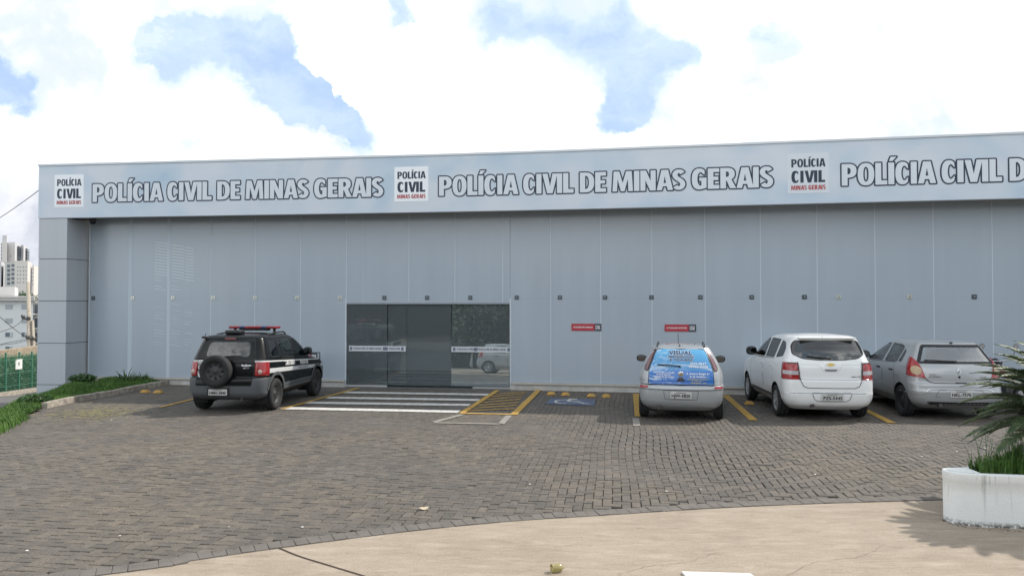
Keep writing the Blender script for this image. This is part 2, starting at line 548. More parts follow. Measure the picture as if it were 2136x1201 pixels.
def heavy_text(body, w, h, grow=0., gap=.045, space=.24):
    """heavy condensed capitals on a baseline; returns verts (u from 0 to w, v from 0) and faces"""
    x = 0; glyphs = []
    for ch in body:
        if ch == ' ': x += space; continue
        gw, polys = glyph(ch)
        g = -.02 if ch in 'AV' else gap
        glyphs.append((x, polys)); x += gw + g
    tw = x - gap; sx = w / tw
    VV, FF = [], []
    r = random.Random(4)
    for n_, (x0, polys) in enumerate(glyphs):
        P2 = [[((x0 + p[0]) * sx, p[1] * h) for p in poly] for poly in polys]
        if grow:                                   # a drawn contour: one stroke along every edge, a dot on every corner
            for poly in P2:
                for k, p in enumerate(poly):
                    q = poly[(k + 1) % len(poly)]
                    dx, dy = q[0] - p[0], q[1] - p[1]; L = math.hypot(dx, dy)
                    o = len(VV); d = r.uniform(0, .0015)
                    if L > 1e-5:
                        nx, ny = -dy / L * grow, dx / L * grow
                        VV += [(p[0] - nx, p[1] - ny, d), (q[0] - nx, q[1] - ny, d), (q[0] + nx, q[1] + ny, d), (p[0] + nx, p[1] + ny, d)]
                        FF.append((o, o + 1, o + 2, o + 3))
                    o = len(VV); d = r.uniform(.0016, .0028)
                    VV += [(p[0] + grow * math.cos(a * math.pi / 4), p[1] + grow * math.sin(a * math.pi / 4), d) for a in range(8)]
                    FF.append(tuple(range(o, o + 8)))
            continue
        c = bpy.data.curves.new('t', 'CURVE'); c.dimensions = '2D'; c.fill_mode = 'BOTH'
        for poly in P2:
            sp = c.splines.new('POLY'); sp.points.add(len(poly) - 1); sp.use_cyclic_u = True
            for k, p in enumerate(poly): sp.points[k].co = (p[0], p[1], 0, 1)
        V, F = curve_mesh(c)
        off = len(VV)
        VV += [(v[0], v[1], .0008 * (n_ % 2)) for v in V]       # neighbours overlap: keep them off one plane
        FF += [tuple(k + off for k in f) for f in F]
    return VV, FF


def add_text(bm, VF, fn, mi=0):
    V, F = VF
    vs = [bm.verts.new(fn(*v)) for v in V]
    for f in F:
        try:
            q = bm.faces.new([vs[k] for k in f]); q.material_index = mi
        except ValueError: pass


# ------------------------------------------------------------------ facade geometry
def F(x):
    """depth of the sign band's face: two straight runs with a soft bend"""
    return 19.62 - .1315 * x - .0685 * 1.2 * math.log(1 + math.exp(x / 1.2))


def Fn(x):
    dx = (F(x + .01) - F(x - .01)) / .02
    return Vector((dx, -1, 0)).normalized()            # outwards, to the car park


RECESS = .86
def G(x): return F(x) + RECESS


def xg(px, fn=G):
    x = 0.
    for _ in range(30): x = (px - 1068) / FPX * fn(x)
    return x


def gp(x, z, off=0.):
    """a point on the glass wall, off metres in front of it"""
    n = Fn(x); return Vector((x, G(x), z)) + n * off


def fp(x, z, off=0.):
    n = Fn(x); return Vector((x, F(x), z)) + n * off


Z_TOP, Z_BAND, Z_SOF, Z_PL = 6.16, 4.66, 4.70, .19
X0, X1 = -13.22, 20.0
MID = 2.415                                            # joint between the lower and upper panes


def strip(bm, fn, x0, x1, z0, z1, n=None, off=0., mi=0):
    n = n or max(1, int((x1 - x0) / .4))
    lo = [bm.verts.new(fn(x0 + (x1 - x0) * k / n, z0, off)) for k in range(n + 1)]
    hi = [bm.verts.new(fn(x0 + (x1 - x0) * k / n, z1, off)) for k in range(n + 1)]
    for k in range(n):
        f = bm.faces.new((lo[k], lo[k + 1], hi[k + 1], hi[k])); f.material_index = mi


def slab(bm, fn, x0, x1, z0, z1, off0, off1, n=None, mi=0):
    """solid piece that follows the facade between two offsets (off1 in front)"""
    n = n or max(1, int((x1 - x0) / .4))
    rows = []
    for k in range(n + 1):
        x = x0 + (x1 - x0) * k / n
        rows.append([bm.verts.new(fn(x, z, o)) for (z, o) in ((z0, off1), (z1, off1), (z1, off0), (z0, off0))])
    for k in range(n):
        a, b_ = rows[k], rows[k + 1]
        for q in range(4):
            f = bm.faces.new((a[q], b_[q], b_[(q + 1) % 4], a[(q + 1) % 4])); f.material_index = mi
    bm.faces.new(rows[0][::-1]).material_index = mi; bm.faces.new(rows[-1]).material_index = mi


# ------------------------------------------------------------------ ground
def slope(y):
    """height of the side road that runs down past the building"""
    pts = ((-60, -.03), (12, -.03), (15, -.14), (21, -.66), (37, -2.10), (42, -2.30), (60, -2.75), (90, -3.2), (200, -3.4))
    for (a, za), (b_, zb) in zip(pts, pts[1:]):
        if y <= b_: return za + (zb - za) * (y - a) / (b_ - a)
    return pts[-1][1]


LOT_LEFT = [(-7.6, 4.4), (-8.15, 9.0), (-8.95, 13.0), (-9.7, 15.2), (-10.15, 16.6), (-10.12, 18.6), (-9.75, 21.0), (-9.65, 21.8)]
KERB = [atz(92, 851), atz(150, 838), atz(220, 826), atz(290, 812), atz(345, 802), atz(366, 797)]
CONC = [(-15, 1.6), (-9, 4.2)] + [tuple(atz(*p).xy) for p in ((180, 1201), (400, 1167), (580, 1141), (853, 1106), (1068, 1085), (1268, 1072), (1568, 1054), (1960, 1041))] + [(9, 9.25), (22, 10.2)]


def build_ground():
    bm = bmesh.new()
    for (xa, xb, ya, yb) in ((-3000, 3000, -3000, 3000),):
        quad(bm, [(xa, ya, -3.6), (xb, ya, -3.6), (xb, yb, -3.6), (xa, yb, -3.6)])
    struct('ground', bm, mat('far ground', (.14, .14, .09), .95, var=.4, vscale=.05))
    # the paved car park
    bm = bmesh.new()
    edge = [p.xy for p in catmull([(x, y, 0) for x, y in CONC], 6, False)]
    front = [p for p in edge if p.x > -7.6]
    front = [Vector(LOT_LEFT[0])] + [p for p in front if p.x > -7.2]
    left = LOT_LEFT
    ring = [(p.x, p.y) for p in front] + [(22, 26), (-9.65, 26)] + [tuple(p) for p in left[::-1][:-1]]
    f = bm.faces.new([bm.verts.new((x, y, -.028)) for x, y in ring])
    bmesh.ops.triangulate(bm, faces=[f])
    struct('paver_bed', bm, mat('joint sand', (.05, .044, .038), .95, col2=(.12, .10, .08), vscale=2.5))
    inner = [(p.x, p.y + .20) for p in front] + [(22, 26), (-9.65, 26)] + [tuple(p) for p in left[::-1][:-1]]
    lay_pavers(inner)
    # concrete apron of the street
    bm = bmesh.new()
    ring = [(p.x, p.y + .02) for p in edge] + [(22, -14), (-15, -14)]
    f = bm.faces.new([bm.verts.new((x, y, -.012)) for x, y in ring]); bmesh.ops.triangulate(bm, faces=[f])
    struct('street', bm, concrete_mat('tan concrete', (.262, .213, .168), (.312, .259, .208), (.365, .31, .255)))
    # row of pavers laid along the edge of the apron
    bm = bmesh.new()
    dense = []
    acc = 0; step = .121; last = None
    for p, q in zip(front, front[1:]):
        seg = (q - p); L = seg.length; d = seg / L; s = -acc if last is not None else 0
        s = step - acc if last is not None else 0.
        while s < L:
            dense.append((p + d * s, d)); s += step
        acc = L - (s - step); last = q
    for p, d in dense:
        if p.x < -6.9 or p.x > 12: continue
        n = Vector((-d.y, d.x)); a = math.atan2(d.y, d.x) + rng.uniform(-.05, .05)
        c = p + n * .105
        box(bm, (c.x, c.y, -.027 + rng.uniform(-.003, .004)), (.119, .20, .05), a, .007)
    struct('edging', bm, mat('edging paver', (.125, .112, .10), .85, var=.45, vscale=5, bump=.4, bscale=50))
    # asphalt road running down at the left
    bm = bmesh.new()
    ys = [-14 + 2 * k for k in range(14)] + [14 + k for k in range(30)] + [44, 48, 54, 60, 75, 100, 160]
    xs = [-60, -40, -30, -24, -20, -17, -15, -13.5, -12.5, -11.5, -10.5, -9.5, -8.5]
    g = [[bm.verts.new((x, y, slope(y) - .02)) for x in xs] for y in ys]
    for i in range(len(ys) - 1):
        for j in range(len(xs) - 1):
            if ys[i] < 20 and False: continue
            bm.faces.new((g[i][j], g[i][j + 1], g[i + 1][j + 1], g[i + 1][j]))
    for f in list(bm.faces):
        c = f.calc_center_median()
        if c.y < 2 and c.x > -16: bm.faces.remove(f)
    struct('side_road', bm, mat('worn asphalt', (.085, .083, .082), .9, col2=(.12, .115, .11), vscale=1.2, bump=.4, bscale=60), True)


build_ground()


def bank_z(x, y):
    """grass bank between the car park edge, the column and the side road"""
    return 0


def build_bank():
    # soil sheet: kerb / lot edge down to the road
    inner = [Vector((x, y, 0)) for x, y in ((-7.6, 4.4), (-8.15, 9.0), (-8.95, 13.0), (-9.7, 15.2))] + [Vector((p.x - .05, p.y, .02)) for p in KERB]
    inner = catmull(inner, 5, False)
    bm = bmesh.new(); rows = []
    for p in inner:
        t = max(0., min(1., (p.y - 15.6) / 4.0))
        w = 1.0 + 2.4 * t + .25 * max(0, min(1, (13 - p.y) / 4))
        row = []
        for k in range(9):
            u = k / 8
            x, y = p.x - w * u, p.y - .25 * u * (1 - t)
            zr = slope(y) + .0
            z0 = .012
            flat = .16 * t if p.y > 19 else 0
            uu = max(0, (u - .35 * t) / (1 - .35 * t))
            z = z0 + (zr - z0) * (uu * uu * (3 - 2 * uu)) + .12 * t * math.sin(math.pi * min(1, u * 1.4)) * (1 if u < .7 else 0)
            row.append(bm.verts.new((x, y, z)))
        rows.append(row)
    for a, b_ in zip(rows, rows[1:]):
        for k in range(8): bm.faces.new((a[k + 1], a[k], b_[k], b_[k + 1]))
    pts = [[v.co.copy() for v in r] for r in rows]
    struct('soil', bm, mat('soil', (.05, .042, .026), .95, var=.5, vscale=6), True)
    # grass blades on it
    bm = bmesh.new()
    r = random.Random(3)
    n = 0
    for i in range(len(pts) - 1):
        for k in range(8):
            a, b_, c, d = pts[i][k], pts[i][k + 1], pts[i + 1][k + 1], pts[i + 1][k]
            area = (b_ - a).cross(d - a).length
            if a.y < 11.5: continue
            cnt = int(area * 2300) + 1
            for _ in range(cnt):
                u, v = r.random(), r.random()
                p = a.lerp(b_, u).lerp(d.lerp(c, u), v)
                if k == 0 and p.y < 15.3: p.x += abs(r.gauss(0, .10)); p.z = .005
                tall = r.uniform(.05, .13) * (1.25 if p.y > 17 else 1) * (.7 + .5 * math.sin(p.x * 3.1 + p.y * 1.7) ** 2)
                blade(bm, p - Vector((0, 0, .01)), tall, r, .010)
                n += 1
    tag(obj('grass', bm, [grass_mat('bank grass', (.085, .18, .032), (.045, .115, .022), (.19, .28, .05))]), kind='stuff')


def blade(bm, p, h, r, w=.01, lean=.55):
    a = r.uniform(0, 6.283); l = r.uniform(.1, lean) * h
    d = Vector((math.cos(a), math.sin(a), 0)); s = Vector((-d.y, d.x, 0)) * w
    m = p + Vector((0, 0, h * .6)) + d * l * .35
    t = p + Vector((0, 0, h * r.uniform(.85, 1.1))) + d * l
    v = [bm.verts.new(q) for q in (p - s, p + s, m + s * .7, m - s * .7, t)]
    bm.faces.new((v[0], v[1], v[2], v[3])); bm.faces.new((v[3], v[2], v[4]))


def grass_mat(name, c0, c1, c2):
    m = bpy.data.materials.new(name); m.use_nodes = True
    t = NT(m.node_tree); b = t.n['Principled BSDF']
    tc = t.new('ShaderNodeTexCoord'); o = tc.outputs['Object']
    n = t.noise(o, 1.6, 4, .6); n2 = t.noise(o, 30, 2, .5)
    c = t.mix(t.rng(n, .40, .62), c0, c1)
    c = t.mix(t.rng(n2, .52, .72), c, c2)
    t.l.new(c, b.inputs['Base Color']); b.inputs['Roughness'].default_value = .6
    b.inputs['Subsurface Weight'].default_value = 0.0
    tr = t.new('ShaderNodeBsdfTranslucent'); t.l.new(c, tr.inputs[0])
    mx = t.new('ShaderNodeMixShader'); mx.inputs[0].default_value = .3
    out = t.n['Material Output']
    t.l.new(b.outputs[0], mx.inputs[1]); t.l.new(tr.outputs[0], mx.inputs[2]); t.l.new(mx.outputs[0], out.inputs[0])
    MATS[name] = m
    return m


build_bank()


def build_kerbs():
    bm = bmesh.new()
    P = catmull(KERB, 3, False)
    r = random.Random(5)
    for a, b_ in zip(P, P[1:]):
        d = b_ - a; L = d.length
        box(bm, ((a.x + b_.x) / 2, (a.y + b_.y) / 2, .045), (L - .004, .13, .15 + r.uniform(-.01, .01)), math.atan2(d.y, d.x), .012)
    struct('kerb', bm, mat('old kerb', (.40, .36, .30), .9, col2=(.22, .19, .16), vscale=7, bump=.6, bscale=30))
    # kerb of the far side of the side road
    bm = bmesh.new()
    for (y0, y1) in ((24, 30), (30, 36), (36, 42), (42, 50), (50, 60)):
        xa, xb = fence_x(y0) + .35, fence_x(y1) + .35
        za, zb = slope(y0), slope(y1)
        v = []
        for (x, y, z) in ((xa, y0, za), (xb, y1, zb)):
            v.append([bm.verts.new(q) for q in ((x + .15, y, z - .1), (x + .15, y, z + .13), (x - .15, y, z + .13), (x - .15, y, z - .1))])
        for q in range(4): bm.faces.new((v[0][q], v[1][q], v[1][(q + 1) % 4], v[0][(q + 1) % 4]))
    struct('kerb', bm, MATS['old kerb'])


def fence_x(y): return -24.35 - .19 * (y - 36)


build_kerbs()


def build_markings():
    """painted lines, each a thin sheet a few millimetres above the pavers"""
    def paint(name, col, col2):
        m = bpy.data.materials.new(name); m.use_nodes = True
        t = NT(m.node_tree); b = t.n['Principled BSDF']
        o = t.new('ShaderNodeTexCoord').outputs['Object']
        n = t.noise(o, 7, 6, .75); n2 = t.noise(o, 45, 3, .6)
        wear = t.rng(t.m('ADD', t.m('MULTIPLY', n, .6), t.m('MULTIPLY', n2, .4)), .50, .60)
        c = t.mix(t.noise(o, 3, 3, .6), tuple(x * .85 for x in col), tuple(min(1, x * 1.1) for x in col))
        c = t.mix(t.m('MULTIPLY', wear, .85), c, col2)
        t.l.new(c, b.inputs['Base Color']); b.inputs['Roughness'].default_value = .75
        MATS[name] = m
        return m
    Y = paint('yellow road paint', (.50, .295, .05), (.15, .115, .08)); Wt = paint('white road paint', (.64, .62, .59), (.17, .15, .135))
    Bl = paint('blue road paint', (.085, .12, .20), (.11, .10, .10)); Wf = paint('faded road paint', (.27, .25, .22), (.15, .13, .115))
    def line(a, b_, w, m, name='parking_line', z=.004):
        a, b_ = atz(*a).xy, atz(*b_).xy
        d = (b_ - a).normalized(); n = Vector((-d.y, d.x)) * w / 2
        bm = bmesh.new()
        quad(bm, [(*(a - n), z), (*(b_ - n), z), (*(b_ + n), z), (*(a + n), z)])
        return struct(name, bm, m)
    line((334, 849), (415, 829), .10, Y)
    line((588, 853), (748, 809), .11, Y, z=.008)
    line((964, 861), (1038, 814), .13, Y, z=.008)
    line((1073, 863), (1124, 813), .15, Y, z=.008)
    line((960, 861.5), (1080, 864), .12, Y)
    line((1334, 868), (1328, 821), .19, Y)
    line((1572, 876), (1513, 824), .16, Y)
    line((1861, 882), (1800, 852), .15, Y)
    for a, b_ in (((1032, 822), (1100, 817)), ((1024, 827), (1096, 821)), ((1017, 833), (1090, 827)), ((1008, 839), (1086, 832.5)), ((998, 845), (1082, 839)), ((988, 851), (1078, 845)), ((976, 856.5), (1074, 852))):
        line(a, b_, .10, Y)
    # crossing bars in front of the door
    for a, b_ in (((720, 818), (1018, 822.8)), ((683, 829), (1000, 834)), ((640, 839.5), (980, 844.3)), ((592, 851), (958, 858))):
        line(a, b_, .36, Wt, 'crossing_stripe')
    # ghost of an older painted bay
    for a, b_ in (((905, 880), (965, 864)), ((905, 881), (1045, 884)), ((1045, 884), (1062, 866)), ((1326, 872), (1328, 888))):
        line(a, b_, .13, Wf, 'faded_line', .003)
    # disabled bay symbol, lying on its side as seen from the street
    bm = bmesh.new()
    quad(bm, [(*atz(*p).xy, .004) for p in ((1137, 842), (1240, 846), (1242, 833), (1150, 830.5))])
    struct('bay_symbol', bm, Bl)
    bm = bmesh.new()
    c = [atz(1137, 842), atz(1240, 846), atz(1242, 833), atz(1150, 830.5)]
    def uv(u, v):
        p = (c[0].lerp(c[1], u)).lerp(c[3].lerp(c[2], u), v); return Vector((p.x, p.y, .008))
    def stroke(pts, w):
        P = [Vector(p) for p in pts]; L = []; Rr = []
        for k, p in enumerate(P):
            d = (P[min(k + 1, len(P) - 1)] - P[max(0, k - 1)]).normalized(); n = Vector((-d.y, d.x)) * w
            L.append(bm.verts.new(uv(p.x + n.x, p.y + n.y * 1.2))); Rr.append(bm.verts.new(uv(p.x - n.x, p.y - n.y * 1.2)))
        for k in range(len(P) - 1): bm.faces.new((L[k], L[k + 1], Rr[k + 1], Rr[k]))
    stroke([(.36 + .20 * math.cos(R(a)), .46 + .30 * math.sin(R(a))) for a in range(75, 300, 15)], .025)
    stroke([(.40, .93), (.60, .93)], .045)
    stroke([(.45, .85), (.42, .50)], .035); stroke([(.42, .69), (.68, .62)], .022); stroke([(.42, .50), (.66, .46)], .03); stroke([(.66, .46), (.80, .24)], .03); stroke([(.80, .24), (.92, .22)], .028)
    struct('bay_symbol', bm, Wt)
    # joint across the street concrete
    bm = bmesh.new()
    P = catmull([atz(583, 1143, -.012), atz(625, 1160, -.012), atz(690, 1180, -.012), atz(765, 1203, -.012), atz(860, 1235, -.012)], 5, False)
    for a, b_ in zip(P, P[1:]):
        d = (b_ - a).normalized(); n = Vector((-d.y, d.x, 0)) * .011
        quad(bm, [a - n + Vector((0, 0, .004)), b_ - n + Vector((0, 0, .004)), b_ + n + Vector((0, 0, .004)), a + n + Vector((0, 0, .004))])
    struct('street_joint', bm, mat('joint dirt', (.05, .032, .022), .95))
    # hairline cracks in the slab
    r = random.Random(19)
    for pts in (((1290, 1201), (1345, 1182), (1420, 1172), (1500, 1150)), ((1640, 1201), (1700, 1172), (1790, 1160), (1850, 1133))):
        bm = bmesh.new()
        P = catmull([atz(px, py, -.009) for px, py in pts], 7, False)
        P = [p + Vector((r.gauss(0, .012), r.gauss(0, .012), 0)) for p in P]
        for a, b_ in zip(P, P[1:]):
            d = (b_ - a).normalized(); n = Vector((-d.y, d.x, 0)) * r.uniform(.0008, .0026)
            quad(bm, [a - n, b_ - n, b_ + n, a + n])
        struct('pavement_crack', bm, mat('crack', (.19, .15, .12), .95))
    bm = bmesh.new()
    quad(bm, [(*atz(*p, -.012).xy, -.008) for p in ((1420, 1195.5), (1560, 1199), (1600, 1212), (1440, 1206))])
    struct('street_paint', bm, Wt)


build_markings()


# ------------------------------------------------------------------ the police station
def panel_mat(name, c, rough, streak=.05, spec=.5):
    m = bpy.data.materials.new(name); m.use_nodes = True
    t = NT(m.node_tree); b = t.n['Principled BSDF']
    o = t.new('ShaderNodeTexCoord').outputs['Object']
    n = t.noise(t.scale(o, 2.5, 2.5, .12), 1.5, 4, .6)
    n2 = t.noise(o, .35, 3, .5)
    col = t.mix(t.rng(n, .3, .7), tuple(x * (1 - streak) for x in c), tuple(x * (1 + streak) for x in c))
    col = t.mix(t.rng(n2, .35, .65, 0, .5), col, t.mix(1.0, col, (1.05, 1.0, .97), 'MULTIPLY'))
    t.l.new(col, b.inputs['Base Color'])
    t.l.new(t.rng(n, .2, .8, rough - .06, rough + .06), b.inputs['Roughness'])
    b.inputs['Specular IOR Level'].default_value = spec
    MATS[name] = m
    return m


PANE_TILT = -R(1.95)


def build_station():
    st = empty('police_station', (0, 20.5, 0), label='long low grey-blue glass-fronted police station under a sign band', cat='building')
    def part(name, bm, m, parent=st, smooth=False):
        o = obj(name, bm, m, None, smooth)
        o.parent = parent
        if parent is st: o.matrix_parent_inverse = Matrix.Translation((0, -20.5, 0))
        return o
    alu = panel_mat('grey composite cladding', (.42, .45, .49), .38, .03)
    film = panel_mat('filmed glass', (.355, .412, .472), .22, .02, .6)
    silver = mat('light sealant', (.50, .555, .61), .5)
    navy = mat('navy vinyl', (.012, .025, .055), .45)
    # sign band: printed sheet of soft blue and white patches
    bp = bpy.data.materials.new('printed sign band'); bp.use_nodes = True
    t = NT(bp.node_tree); b = t.n['Principled BSDF']
    o_ = t.new('ShaderNodeTexCoord').outputs['Object']
    n = t.noise(t.scale(o_, .42, 0, .55), 1.0, 3, .5, dist=.4); n2 = t.noise(t.scale(o_, .25, 0, .3), 1.7, 2, .5)
    c = t.mix(t.rng(n, .40, .66), (.55, .60, .66), (.36, .49, .61))
    c = t.mix(t.rng(n2, .45, .65, 0, .8), c, (.60, .63, .685))
    t.l.new(c, b.inputs['Base Color']); b.inputs['Roughness'].default_value = .42
    bm = bmesh.new()
    slab(bm, fp, X0, X1, Z_BAND, Z_TOP - .05, -.16, 0, 80)
    band = part('sign_band', bm, bp)
    bm = bmesh.new()
    slab(bm, fp, X0 - .02, X1, Z_TOP - .05, Z_TOP, -.20, .025, 80)
    part('coping', bm, mat('coping metal', (.50, .53, .56), .4, .3))
    bm = bmesh.new()
    slab(bm, fp, X0, X1, Z_BAND - .012, Z_BAND, -.16, .012, 80)
    part('drip_edge', bm, alu)
    bm = bmesh.new()
    slab(bm, fp, X0, X1, Z_SOF, Z_SOF + .03, -1.1, -.17, 80)
    part('soffit', bm, mat('soffit board', (.36, .36, .36), .7, var=.12, vscale=2))
    bm = bmesh.new()
    rows = [[bm.verts.new(fp(X0 + (X1 - X0) * k / 40, Z_TOP - .06, o)) for o in (-.16, -14)] for k in range(41)]
    for a, c2 in zip(rows, rows[1:]): bm.faces.new((a[0], a[1], c2[1], c2[0]))
    part('roof', bm, mat('roof sheet', (.4, .4, .4), .6))
    bm = bmesh.new()
    A = fp(X0 + .02, 0, -.9); B_ = fp(X0 + .02, 0, -14)
    d = Vector((.13, 1, 0)).normalized()
    for (za, zb) in ((-2.5, Z_TOP - .07),):
        P, Q = A, A + d * 13
        nrm = Vector((-d.y, d.x, 0)) * .15
        v = [bm.verts.new(q) for q in (P + Vector((0, 0, za)), Q + Vector((0, 0, za)), Q + Vector((0, 0, zb)), P + Vector((0, 0, zb)))]
        w = [bm.verts.new(q.co - nrm) for q in v]
        bm.faces.new(v); bm.faces.new(w[::-1])
        for k in range(4): bm.faces.new((v[k], w[k], w[(k + 1) % 4], v[(k + 1) % 4]))
    part('wall', bm, mat('painted wall', (.5, .5, .5), .8, var=.1))
    # corner column in clad panels with dark joints
    cx0, cx1 = X0 + .02, xg(138, F)
    zs = [-.9] + [aty(110, y, F(-12.9)).z for y in (802, 715.5, 627.5, 540)] + [Z_BAND - .014]
    for za, zb in zip(zs, zs[1:]):
        bm = bmesh.new()
        n = Fn(-12.8); tx = Vector((-n.y, n.x, 0))
        p0, p1 = fp(cx0, 0, -.004), fp(cx1, 0, -.004)
        q0, q1 = p0 - n * .95, p1 - n * .95
        ring = [p0, p1, q1, q0]
        lo = [bm.verts.new(p + Vector((0, 0, za + .008))) for p in ring]; hi = [bm.verts.new(p + Vector((0, 0, zb - .008))) for p in ring]
        bm.faces.new(lo[::-1]); bm.faces.new(hi)
        for k in range(4): bm.faces.new((lo[k], lo[(k + 1) % 4], hi[(k + 1) % 4], hi[k]))
        part('column_panel', bm, alu)
    bm = bmesh.new()
    n = Fn(-12.8); p0, p1 = fp(cx0 + .012, 0, -.018), fp(cx1 - .012, 0, -.018)
    ring = [p0, p1, p1 - n * .92, p0 - n * .92]
    lo = [bm.verts.new(p + Vector((0, 0, -1.2))) for p in ring]; hi = [bm.verts.new(p + Vector((0, 0, Z_BAND - .03))) for p in ring]
    for k in range(4): bm.faces.new((lo[k], lo[(k + 1) % 4], hi[(k + 1) % 4], hi[k]))
    part('column_core', bm, mat('joint black', (.03, .03, .035), .8))
    # plinth and sill, broken at the door
    xl, xr = xg(722.5), xg(1064)
    xs0 = xg(187)
    pl = mat('off-white plinth', (.52, .51, .49), .85, col2=(.40, .385, .36), vscale=3, bump=.2, bscale=40)
    sill = mat('stone sill', (.44, .42, .38), .6, var=.15, vscale=5)
    for (xa, xb) in ((xs0, xl - .02), (xr + .03, X1)):
        bm = bmesh.new(); slab(bm, gp, xa, xb, -.35, Z_PL - .045, -.3, .06); part('plinth', bm, pl)
        bm = bmesh.new(); slab(bm, gp, xa, xb, Z_PL - .045, Z_PL, -.3, .10); part('sill', bm, sill)
    # glass panels
    seams = [xg(p) for p in (188, 272, 352, 440, 532, 627, 722.5, 757, 853, 949, 1049, 1064, 1149, 1253, 1360, 1471, 1587, 1705, 1826, 1948, 2071, 2197, 2325, 2456)]
    seams.append(X1)
    ZD = aty(900, 632, 20.4).z
    for xa, xb in zip(seams, seams[1:]):
        over = xl - .01 < (xa + xb) / 2 < xr + .01
        bm = bmesh.new(); slab(bm, gp, xa + .003, xb - .003, (MID if not over else ZD) + .001, Z_SOF - .002, -.012, 0, 3)
        part('glass_panel', bm, film)
        if not over:
            bm = bmesh.new(); slab(bm, gp, xa + .003, xb - .003, Z_PL + .002, MID - .001, -.012, .0015, 3)
            part('glass_panel', bm, film)
    # backing so the joints read light
    bm = bmesh.new(); slab(bm, gp, xs0, xl, Z_PL, Z_SOF, -.05, -.03); slab(bm, gp, xr, X1, Z_PL, Z_SOF, -.05, -.03); slab(bm, gp, xl, xr, ZD + .01, Z_SOF, -.05, -.03)
    part('backing', bm, mat('joint backing', (.20, .24, .28), .8))
    wide = {1: .125, 2: .10}
    for k, x in enumerate(seams[1:-1], 1):
        if k in (11,): continue
        w = wide.get(k, .019 if k not in (7,) else .012)
        z0 = ZD + .02 if xl + .02 < x < xr - .02 else Z_PL
        bm = bmesh.new(); slab(bm, gp, x - w * .55, x + w * .45, z0, Z_SOF - .003, 0.0016, .004, 1)
        part('seam_strip', bm, silver if w < .09 else mat('frosted strip', (.44, .51, .575), .4))
    bm = bmesh.new(); slab(bm, gp, seams[0] - .03, seams[0] + .012, Z_PL, Z_SOF - .003, .0016, .03, 1); part('edge_profile', bm, silver)
    for (xa, xb) in ((xl - .03, xl + .008), (xr - .008, xr + .03)):
        bm = bmesh.new(); slab(bm, gp, xa, xb, 0.0, MID, .002, .012, 1); part('door_jamb', bm, silver)
    bm = bmesh.new(); slab(bm, gp, xl + .01, xr - .01, ZD - .035, ZD, -.06, .02, 6); part('door_header', bm, mat('header metal', (.20, .22, .25), .4, .5))
    # patch fittings where four panes meet
    dark = mat('fitting steel', (.10, .12, .14), .35, .6); bright = mat('fitting bright', (.62, .63, .58), .3, .7)
    for px, br in ((195, 0), (277, 1), (361, 1), (445, 1), (532, 1), (620, 1), (709, 1), (802, 0), (891, 0), (981, 0), (1078, 0), (1168, 0), (1262, 0), (1359, 0), (1461, 0), (1568, 0), (1678, 0), (1749, 1), (1897, 1), (2032, 0), (2170, 0)):
        x = xg(px); bm = bmesh.new()
        h = .055
        slab(bm, gp, x - h, x + h, MID - h + .02, MID + h + .02, .002, .02, 1)
        bmesh.ops.bevel(bm, geom=list(bm.edges), offset=.006, segments=1, affect='EDGES')
        lathe(bm, [(-.032, .0), (-.032, .02), (-.018, .022)], 'y', gp(x, MID + .02), 12, 1)
        part('patch_fitting', bm, [bright if br else dark, mat('fitting boss', (.3, .31, .32), .3, .8)])
    # louvre light on the panes behind the police car, drawn as pale strips
    r = random.Random(11)
    bm = bmesh.new()
    fr = mat('louvre light stripe', (.56, .63, .68), .35)
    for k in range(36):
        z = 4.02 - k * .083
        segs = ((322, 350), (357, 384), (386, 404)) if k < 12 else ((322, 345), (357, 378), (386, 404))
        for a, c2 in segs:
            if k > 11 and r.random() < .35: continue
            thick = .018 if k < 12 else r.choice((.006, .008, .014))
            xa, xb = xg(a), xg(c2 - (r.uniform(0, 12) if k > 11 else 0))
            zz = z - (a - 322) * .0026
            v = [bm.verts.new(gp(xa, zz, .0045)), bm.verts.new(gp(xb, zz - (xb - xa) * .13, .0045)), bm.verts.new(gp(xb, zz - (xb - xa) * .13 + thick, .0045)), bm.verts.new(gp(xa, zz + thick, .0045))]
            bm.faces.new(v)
    part('louvre_light_stripes', bm, fr)
    # ---- lettering on the band
    white = mat('sign letter white', (.60, .645, .70), .45, var=.04, vscale=1.0)
    def band_text(px0, px1, zc, cap, body, parent=band):
        xa, xb = xg(px0, F), xg(px1, F); w = xb - xa
        for (nm, grow, off, m) in (('letter_outline', .033, .004, navy), ('letter_face', 0., .009, white)):
            bm = bmesh.new()
            add_text(bm, heavy_text(body, w - .06, cap, grow), lambda u, v, d=0: fp(xa + .03 + u, zc - cap / 2 + v, off + d))
            o = obj(nm, bm, m); o.parent = band
    band_text(189, 801, 5.325, .495, 'POLÍCIA CIVIL DE MINAS GERAIS')
    band_text(913, 1617, 5.315, .50, 'POLÍCIA CIVIL DE MINAS GERAIS')
    band_text(1755, 2600, 5.305, .51, 'POLÍCIA CIVIL DE MINAS GERAIS')
    red = mat('sign red', (.36, .030, .035), .45)
    def emblem(px0, px1, y0, y1, plate):
        xa, xb = xg(px0, F), xg(px1, F); xm = (xa + xb) / 2; D = F(xm)
        zt, zb = aty(1068, y0, D).z, aty(1068, y1, D).z
        w = xb - xa; h = zt - zb
        bm = bmesh.new(); slab(bm, fp, xa, xb, zb, zt, .0005, .004, 4)
        o = obj('emblem_plate', bm, mat('emblem plate' if plate else 'emblem plate dull', (.78, .81, .84) if plate else (.60, .64, .69), .45)); o.parent = band
        bm = bmesh.new()
        add_text(bm, heavy_text('POLÍCIA', w * .82, h * .205, 0), lambda u, v, d=0: fp(xa + w * .09 + u, zb + h * .655 + v, .006 + d))
